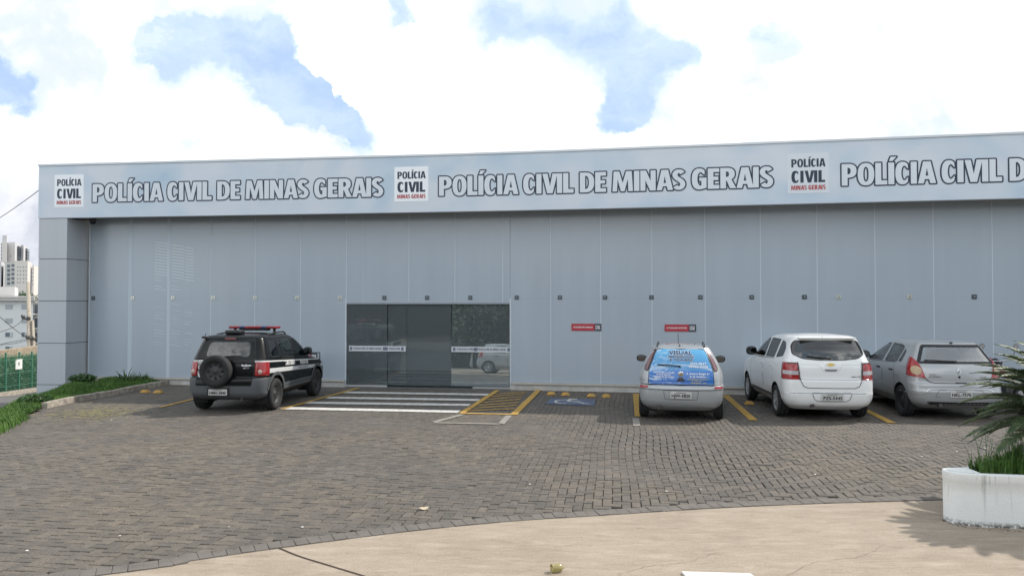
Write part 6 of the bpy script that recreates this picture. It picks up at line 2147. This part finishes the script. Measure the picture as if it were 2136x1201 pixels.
# ------------------------------------------------------------------ the view past the left end of the building
def block(root, nm, pa, pb, pc, ytop, Y, m, dy=14., zb=-8.):
    """a building volume: front from pixel column pa to pb at depth Y, right-hand face back to pixel column pc"""
    A = aty(pa, 600, Y); B = aty(pb, 600, Y); C = aty(pc, 600, Y + dy); zt = aty(pb, ytop, Y).z
    Dp = A + (C - B)
    bm = bmesh.new()
    lo = [bm.verts.new((p.x, p.y, zb)) for p in (A, B, C, Dp)]; hi = [bm.verts.new((p.x, p.y, zt)) for p in (A, B, C, Dp)]
    bm.faces.new(hi)
    for k in range(4): bm.faces.new((lo[k], lo[(k + 1) % 4], hi[(k + 1) % 4], hi[k]))
    bm.normal_update(); bmesh.ops.recalc_face_normals(bm, faces=bm.faces)
    o = obj(nm, bm, m, root); o.matrix_parent_inverse = Matrix.Translation(-root.location)
    return A, B, C, zt


def window(root, p0, p1, zb, zt, m, name='window', out=.05, depth=.12):
    d = (p1 - p0); d.z = 0; d.normalize(); n = Vector((d.y, -d.x, 0))
    bm = bmesh.new(); c = (p0 + p1) / 2
    box(bm, (c.x + n.x * (out - depth / 2), c.y + n.y * (out - depth / 2), (zb + zt) / 2), ((p1 - p0).length, depth, zt - zb), math.atan2(d.y, d.x))
    o = obj(name, bm, m, root); o.matrix_parent_inverse = Matrix.Translation(-root.location)
    return o


def build_background():
    gwall = mat('tower grey render', (.52, .51, .53), .8, var=.05); wwall = mat('tower white render', (.78, .77, .75), .8)
    cwall = mat('tower cream render', (.60, .57, .55), .8, var=.04)
    wdark = mat('far window', (.10, .12, .15), .3); wmid = mat('far window pale', (.32, .35, .38), .4)
    def tower(label, pa, pb, pc, ytop, Y, m, wins=(), balc=None, extra=()):
        root = empty('apartment_tower', (aty((pa + pb) / 2, 600, Y).x, Y, -8), label=label, cat='building', group='far apartment towers')
        A, B, C, zt = block(root, 'wall', pa, pb, pc, ytop, Y, m)
        for (a, b_, y) in extra: block(root, 'lift_housing', a, b_, b_ + 1.5, y, Y + 3, gwall, 6., zt - .5)
        for (px0, px1, ys, h) in wins:
            for y in ys: window(root, aty(px0, y, Y), aty(px1, y, Y), aty(px0, y + h, Y).z, aty(px0, y, Y).z, wdark)
        if balc:
            for y in balc:
                f = (B.lerp(C, .35), B.lerp(C, .75)); z = aty(pb, y, Y).z
                window(root, Vector(f[0]), Vector(f[1]), z - 1.6, z, wdark, 'balcony', .6, .7)
        return root
    tower('tallest far grey and white apartment tower with lift housing on top', 13, 30, 42, 505, 262, gwall, ((21, 23, (533,), 2),), (511, 517, 523, 529), ((3.5, 13, 491),))
    tower('far grey and white apartment tower right of the tallest one', 42, 48, 59, 511, 270, gwall, (), (516, 522, 528, 534, 540))
    tower('pale slab tower standing at the left of the tallest tower', 1, 13, 15, 505, 258, cwall, ((2, 3.5, range(508, 560, 7), 4),))
    tower('far apartment block with strips of dark windows', 9, 30, 31, 547, 232, mat('tower shade render', (.50, .50, .50), .8), ((15, 21, range(552, 592, 9), 6), (24, 30, range(551, 592, 9), 5)))
    tower('wide far cream apartment block with rows of tiny windows', 30, 57, 66, 543.5, 226, cwall, ((36, 37.6, range(556, 592, 8), 2.4), (41, 43, range(556, 592, 8), 2), (48, 50, range(556, 592, 8), 2), (54, 55.5, range(556, 592, 8), 2)))
    tower('slim far cream and white block beside the corner column', 67, 70, 84, 553.5, 236, cwall, ((67.6, 69, range(560, 596, 8), 2.5),))
    tower('far bright white block at the edge of the view', -25, 2, 9, 545, 236, gwall, ())
    # the near pale apartment building
    Y = 72
    root = empty('apartment_building', (-45, Y, -8), label='pale low apartment building with small shuttered windows behind the pole', cat='building')
    pw = mat('pale render', (.60, .62, .62), .8, var=.05, vscale=1.5)
    block(root, 'wall', -140, 70, 71, 626, Y, pw, 10., -9)
    block(root, 'eave', -141, 72, 73, 617, Y - .5, mat('eave render', (.50, .49, .47), .8), 11., aty(0, 627, Y).z)
    block(root, 'eave_band', -140, 71, 72, 620.5, Y - .62, mat('eave pale', (.62, .61, .59), .8), 1., aty(0, 622, Y).z + .05)
    block(root, 'roof_house', -80, 31, 38, 598, Y + 3, mat('tower cream render', (.60, .57, .55), .8), 8., aty(0, 620, Y).z)
    block(root, 'annexe', 71.5, 110, 111, 626, Y + 1.5, mat('annexe render', (.55, .54, .52), .8), 10., -9)
    fr = mat('far window frame', (.42, .45, .46), .6)
    for (a, b_) in ((-70, -55), (-30, -15), (11.5, 26), (45.5, 57)):
        for y in (634.5, 663.5, 692.5, 722):
            w = window(root, aty(a, y, Y), aty(b_, y, Y), aty(0, y + 10, Y).z, aty(0, y, Y).z, fr, 'window', .06, .12)
            g = window(root, aty(a + 1, y, Y), aty(b_ - 1 - (4 if y > 690 else 0), y, Y), aty(0, y + 9, Y).z, aty(0, y + 1, Y).z, wmid if y < 690 else wdark, 'pane', .08, .06)
            g.matrix_parent_inverse = w.matrix_parent_inverse.copy(); g.parent = w; g.matrix_parent_inverse = Matrix.Identity(4)
            g.matrix_parent_inverse = Matrix.Identity(4)
            w.matrix_parent_inverse = Matrix.Translation(-root.location)
    for y in (634, 664, 694):
        window(root, aty(74, y, Y + 1.5), aty(79, y, Y + 1.5), aty(0, y + 19, Y + 1.5).z, aty(0, y, Y + 1.5).z, wdark, 'balcony_door', .06, .1)
        window(root, aty(72.5, y + 20, Y + 1.5), aty(80, y + 20, Y + 1.5), aty(0, y + 21.5, Y + 1.5).z, aty(0, y + 20, Y + 1.5).z, wwall, 'balcony', .9, 1.0)
        window(root, aty(72.5, y + 12, Y + 1.5), aty(80, y + 12, Y + 1.5), aty(0, y + 12.6, Y + 1.5).z, aty(0, y + 12, Y + 1.5).z, wdark, 'balcony_rail', .9, .05)
    # trees between the blocks
    tree('tree', aty(50, 640, 110) , 2.6, 4.3, 'dark tree behind the pale apartment building, left of the pole', 41)
    tree('tree', aty(70, 640, 118), 2.8, 4.2, 'dark tree behind the pale apartment building, right of the pole', 42)
    # retaining wall, hedge and fence along the side road
    bm = bmesh.new()
    a, b_ = Vector((fence_x(30) - 2.6, 30, 0)), Vector((fence_x(70) - 2.6, 70, 0))
    for s in range(1): 
        d = (b_ - a).normalized(); n = Vector((-d.y, d.x, 0)) * .2
        v = []
        for p in (a, b_): v.append([bm.verts.new(q) for q in (p - n + Vector((0, 0, -4)), p - n + Vector((0, 0, -.26)), p + n + Vector((0, 0, -.26)), p + n + Vector((0, 0, -4)))])
        for q in range(4): bm.faces.new((v[0][q], v[1][q], v[1][(q + 1) % 4], v[0][(q + 1) % 4]))
        bm.faces.new(v[0]); bm.faces.new(v[1][::-1])
    tag(obj('retaining_wall', bm, mat('rough stone', (.22, .17, .12), .9, col2=(.36, .30, .22), vscale=5, bump=.8, bscale=8)), 'rough brown stone wall rising behind the green fence', 'wall')
    bm = bmesh.new(); r = random.Random(6)
    for _ in range(9000):
        y = r.uniform(33, 48); c = Vector((fence_x(y) - 1.3 + r.gauss(0, .25), y, slope(y) + r.uniform(.0, 1.72))); s = r.uniform(.05, .12)
        a_ = Vector((r.gauss(0, 1), r.gauss(0, 1), r.gauss(0, 1))).normalized(); o_ = a_.orthogonal().normalized(); e = a_.cross(o_)
        quad(bm, [c - o_ * s, c + e * s * .6, c + o_ * s, c - e * s * .6])
    tag(obj('hedge', bm, leaf_mat('hedge leaf', (.035, .10, .04), (.07, .16, .06), .6)), 'green hedge growing close behind the green wire fence', 'hedge')
    f = empty('wire_fence', (fence_x(36), 36, slope(36)), label='green wire mesh fence with posts along the side road', cat='fence')
    inv = Matrix.Translation(-f.location)
    gm = mat('green fence paint', (.035, .15, .095), .45)
    ys = [33.0 + 1.45 * k for k in range(9)]
    for y in ys:
        bm = bmesh.new(); x = fence_x(y); box(bm, (x, y, slope(y) + 1.0), (.07, .07, 2.06), 0, .008)
        o = obj('post', bm, gm, f); o.matrix_parent_inverse = inv
    for ya, yb in zip(ys, ys[1:]):
        bm = bmesh.new()
        for k in range(21):
            h = .10 + k * .09; t = .02 if k % 7 == 3 else .008
            p, q = Vector((fence_x(ya) + .02, ya, slope(ya) + h)), Vector((fence_x(yb) + .02, yb, slope(yb) + h))
            tube(bm, [p, q], t, 4)
        for k in range(1, 14):
            y = ya + (yb - ya) * k / 14; tube(bm, [(fence_x(y), y, slope(y) + .08), (fence_x(y), y, slope(y) + 1.95)], .006, 3)
        o = obj('mesh_panel', bm, gm, f); o.matrix_parent_inverse = inv
    y = 38.6; x = fence_x(y)
    bm = bmesh.new(); box(bm, (x + .07, y, slope(y) + 1.42), (.02, .42, .50), R(-11), .004); o = obj('notice', bm, mat('notice white', (.70, .70, .68), .6))
    tag(o, 'small white notice fixed to the green fence', 'sign')
    bm = bmesh.new(); box(bm, (x + .085, y, slope(y) + 1.45), (.01, .10, .16), R(-11), .002); q = obj('printed_mark', bm, mat('notice grey', (.3, .3, .32), .6), o)
    # utility poles and wires
    cp = mat('pole concrete', (.42, .37, .30), .9, col2=(.33, .29, .24), vscale=6)
    Yp = 56
    for (nm, a, b_, w0, w1, lab) in (('utility_pole', (58.5, 588), (63, 745), .10, .17, 'tall tapered concrete utility pole in front of the pale apartments'), ('utility_pole', (68, 668), (72, 745), .07, .09, 'short pale pole leaning beside the utility pole')):
        A, B = aty(*a, Yp), aty(*b_, Yp); B = B + (B - A) * .5
        bm = bmesh.new(); tube(bm, [B, A], w1 * 1.25, 10, 0, w0 / w1); o = obj(nm, bm, cp); tag(o, lab, 'utility pole')
        if w0 > .08:
            hw = mat('pole hardware', (.10, .095, .09), .7)
            for (px, py, px2, py2) in ((46, 663, 62, 667), (55, 705, 74, 709)):
                bm = bmesh.new(); p, q = aty(px, py, Yp - .3), aty(px2, py2, Yp - .3); tube(bm, [p, q], .06, 6)
                for t in (0, .3, .7, 1): blob(bm, p.lerp(q, t) + Vector((0, 0, .12)), (.09, .09, .15), 1)
                h = obj('crossarm', bm, hw, o)
    wm = mat('wire black', (.03, .03, .032), .6)
    for k, (pts, lab) in enumerate(((((-60, 615, 40), (0, 661, 48), (30, 686, 53), (52, 702, 56)), 'black cable sloping down to the crossarm from the upper left'),
                                     (((-60, 708, 46), (0, 692, 50), (30, 681, 54), (50, 665, 56)), 'pair cable sagging up to the top crossarm'),
                                     (((-60, 736, 46), (0, 718, 50), (30, 712, 54), (60, 706, 56)), 'cable running to the lower crossarm'),
                                     (((-60, 746, 46), (0, 720.5, 50), (30, 716, 54), (60, 709, 56)), 'lowest cable running to the lower crossarm'))):
        bm = bmesh.new(); P = catmull([aty(*p) for p in pts], 6, False); tube(bm, P, .022, 5)
        tag(obj('cable', bm, wm), lab, 'cable', 'cables by the utility pole')
    bm = bmesh.new()
    a, b_ = fp(X0 + .02, aty(83, 391, F(X0)).z, -.1), aty(-80, 497, 34)
    P = [a.lerp(b_, t) + Vector((0, 0, -.5 * t * (1 - t))) for t in [k / 12 for k in range(13)]]
    tube(bm, P, .011, 5); tag(obj('cable', bm, wm), 'thin cable running from the corner of the sign band off to the left', 'cable')


TREE_MESH = {}


def tree(nm, base, rad, h, label, seed, leaf=None, n=2600, size=.16, crown_mi=None):
    """tapered trunk with limbs and a crown of many small leaf faces gathered in clumps"""
    r = random.Random(seed)
    root = empty(nm, (base.x, base.y, base.z - h * .5), label=label, cat='tree')
    bm = bmesh.new(); tube(bm, [(0, 0, -1.5), (.05, 0, h * .2), (0, .05, h * .55)], .06 * rad + .08, 8, 0, .5)
    cl = []
    for k in range(13):
        a = k * 2.4; q = Vector((math.cos(a) * rad * r.uniform(.15, .75), math.sin(a) * rad * r.uniform(.15, .75), h * r.uniform(.30, .92)))
        cl.append((q, rad * r.uniform(.26, .46)))
        if k % 2 == 0: tube(bm, [(0, 0, h * .3), q * .6 + Vector((0, 0, h * .12)), q], .035 * rad + .03, 6, 0, .3)
    obj('trunk', bm, mat('bark', (.10, .08, .06), .9, var=.3, vscale=8), root)
    bm = bmesh.new()
    for _ in range(n):
        q, cr = r.choice(cl); u = Vector((r.gauss(0, 1), r.gauss(0, 1), r.gauss(0, .8))).normalized() * cr * r.uniform(.45, 1.05)
        c = q + u; s = size * r.uniform(.6, 1.4); a = (u.normalized() * .8 + Vector((r.gauss(0, 1), r.gauss(0, 1), r.gauss(.4, 1))) * .5).normalized(); o_ = a.orthogonal().normalized()
        o_ = Matrix.Rotation(r.uniform(0, 6.28), 3, a) @ o_; e = a.cross(o_)
        quad(bm, [c - o_ * s, c + e * s * .55, c + o_ * s, c - e * s * .55])
    obj('crown', bm, leaf or MATS.get('tree leaf') or leaf_mat('tree leaf', (.022, .055, .020), (.050, .10, .030), .55), root)
    return root


build_background()


# added unseen trees and hedge: darken what the glass and the paintwork mirror
LB = leaf_mat('backdrop leaf', (.018, .040, .016), (.034, .062, .022), .6)
for k, (x, y, rad, h) in enumerate(((-15, -11, 4.4, 6.6), (-8.5, -12.5, 4.2, 6.0), (-2, -11.5, 4.6, 6.9), (5, -12.5, 4.3, 6.2), (11.5, -11.5, 4.5, 6.6), (18, -13, 4.6, 7.0), (-22, -13, 4.6, 6.8))):
    tree('backdrop_tree', Vector((x, y, h * .5 - .02)), rad, h, 'broad dark tree added behind the viewer for the glass to mirror', 60 + k, LB, 6500, .17)['group'] = 'added trees behind the viewer'

bm = bmesh.new(); r_ = random.Random(77)
box(bm, (-2, -16.1, 2.6), (64, .5, 5.6))  # solid core added so no sky shows through the leaves in reflections
for _ in range(30000):
    c = Vector((r_.uniform(-34, 30), -15.5 + r_.gauss(0, .4), r_.uniform(0, 6.2))); sz = r_.uniform(.10, .2)
    a_ = Vector((r_.gauss(0, 1), r_.gauss(.6, 1), r_.gauss(0, 1))).normalized(); o_ = a_.orthogonal().normalized(); e_ = a_.cross(o_)
    quad(bm, [c - o_ * sz, c + e_ * sz * .6, c + o_ * sz, c - e_ * sz * .6])
tag(obj('hedge', bm, LB), 'long dark hedge added behind the viewer to keep sky out of the glass', 'hedge')
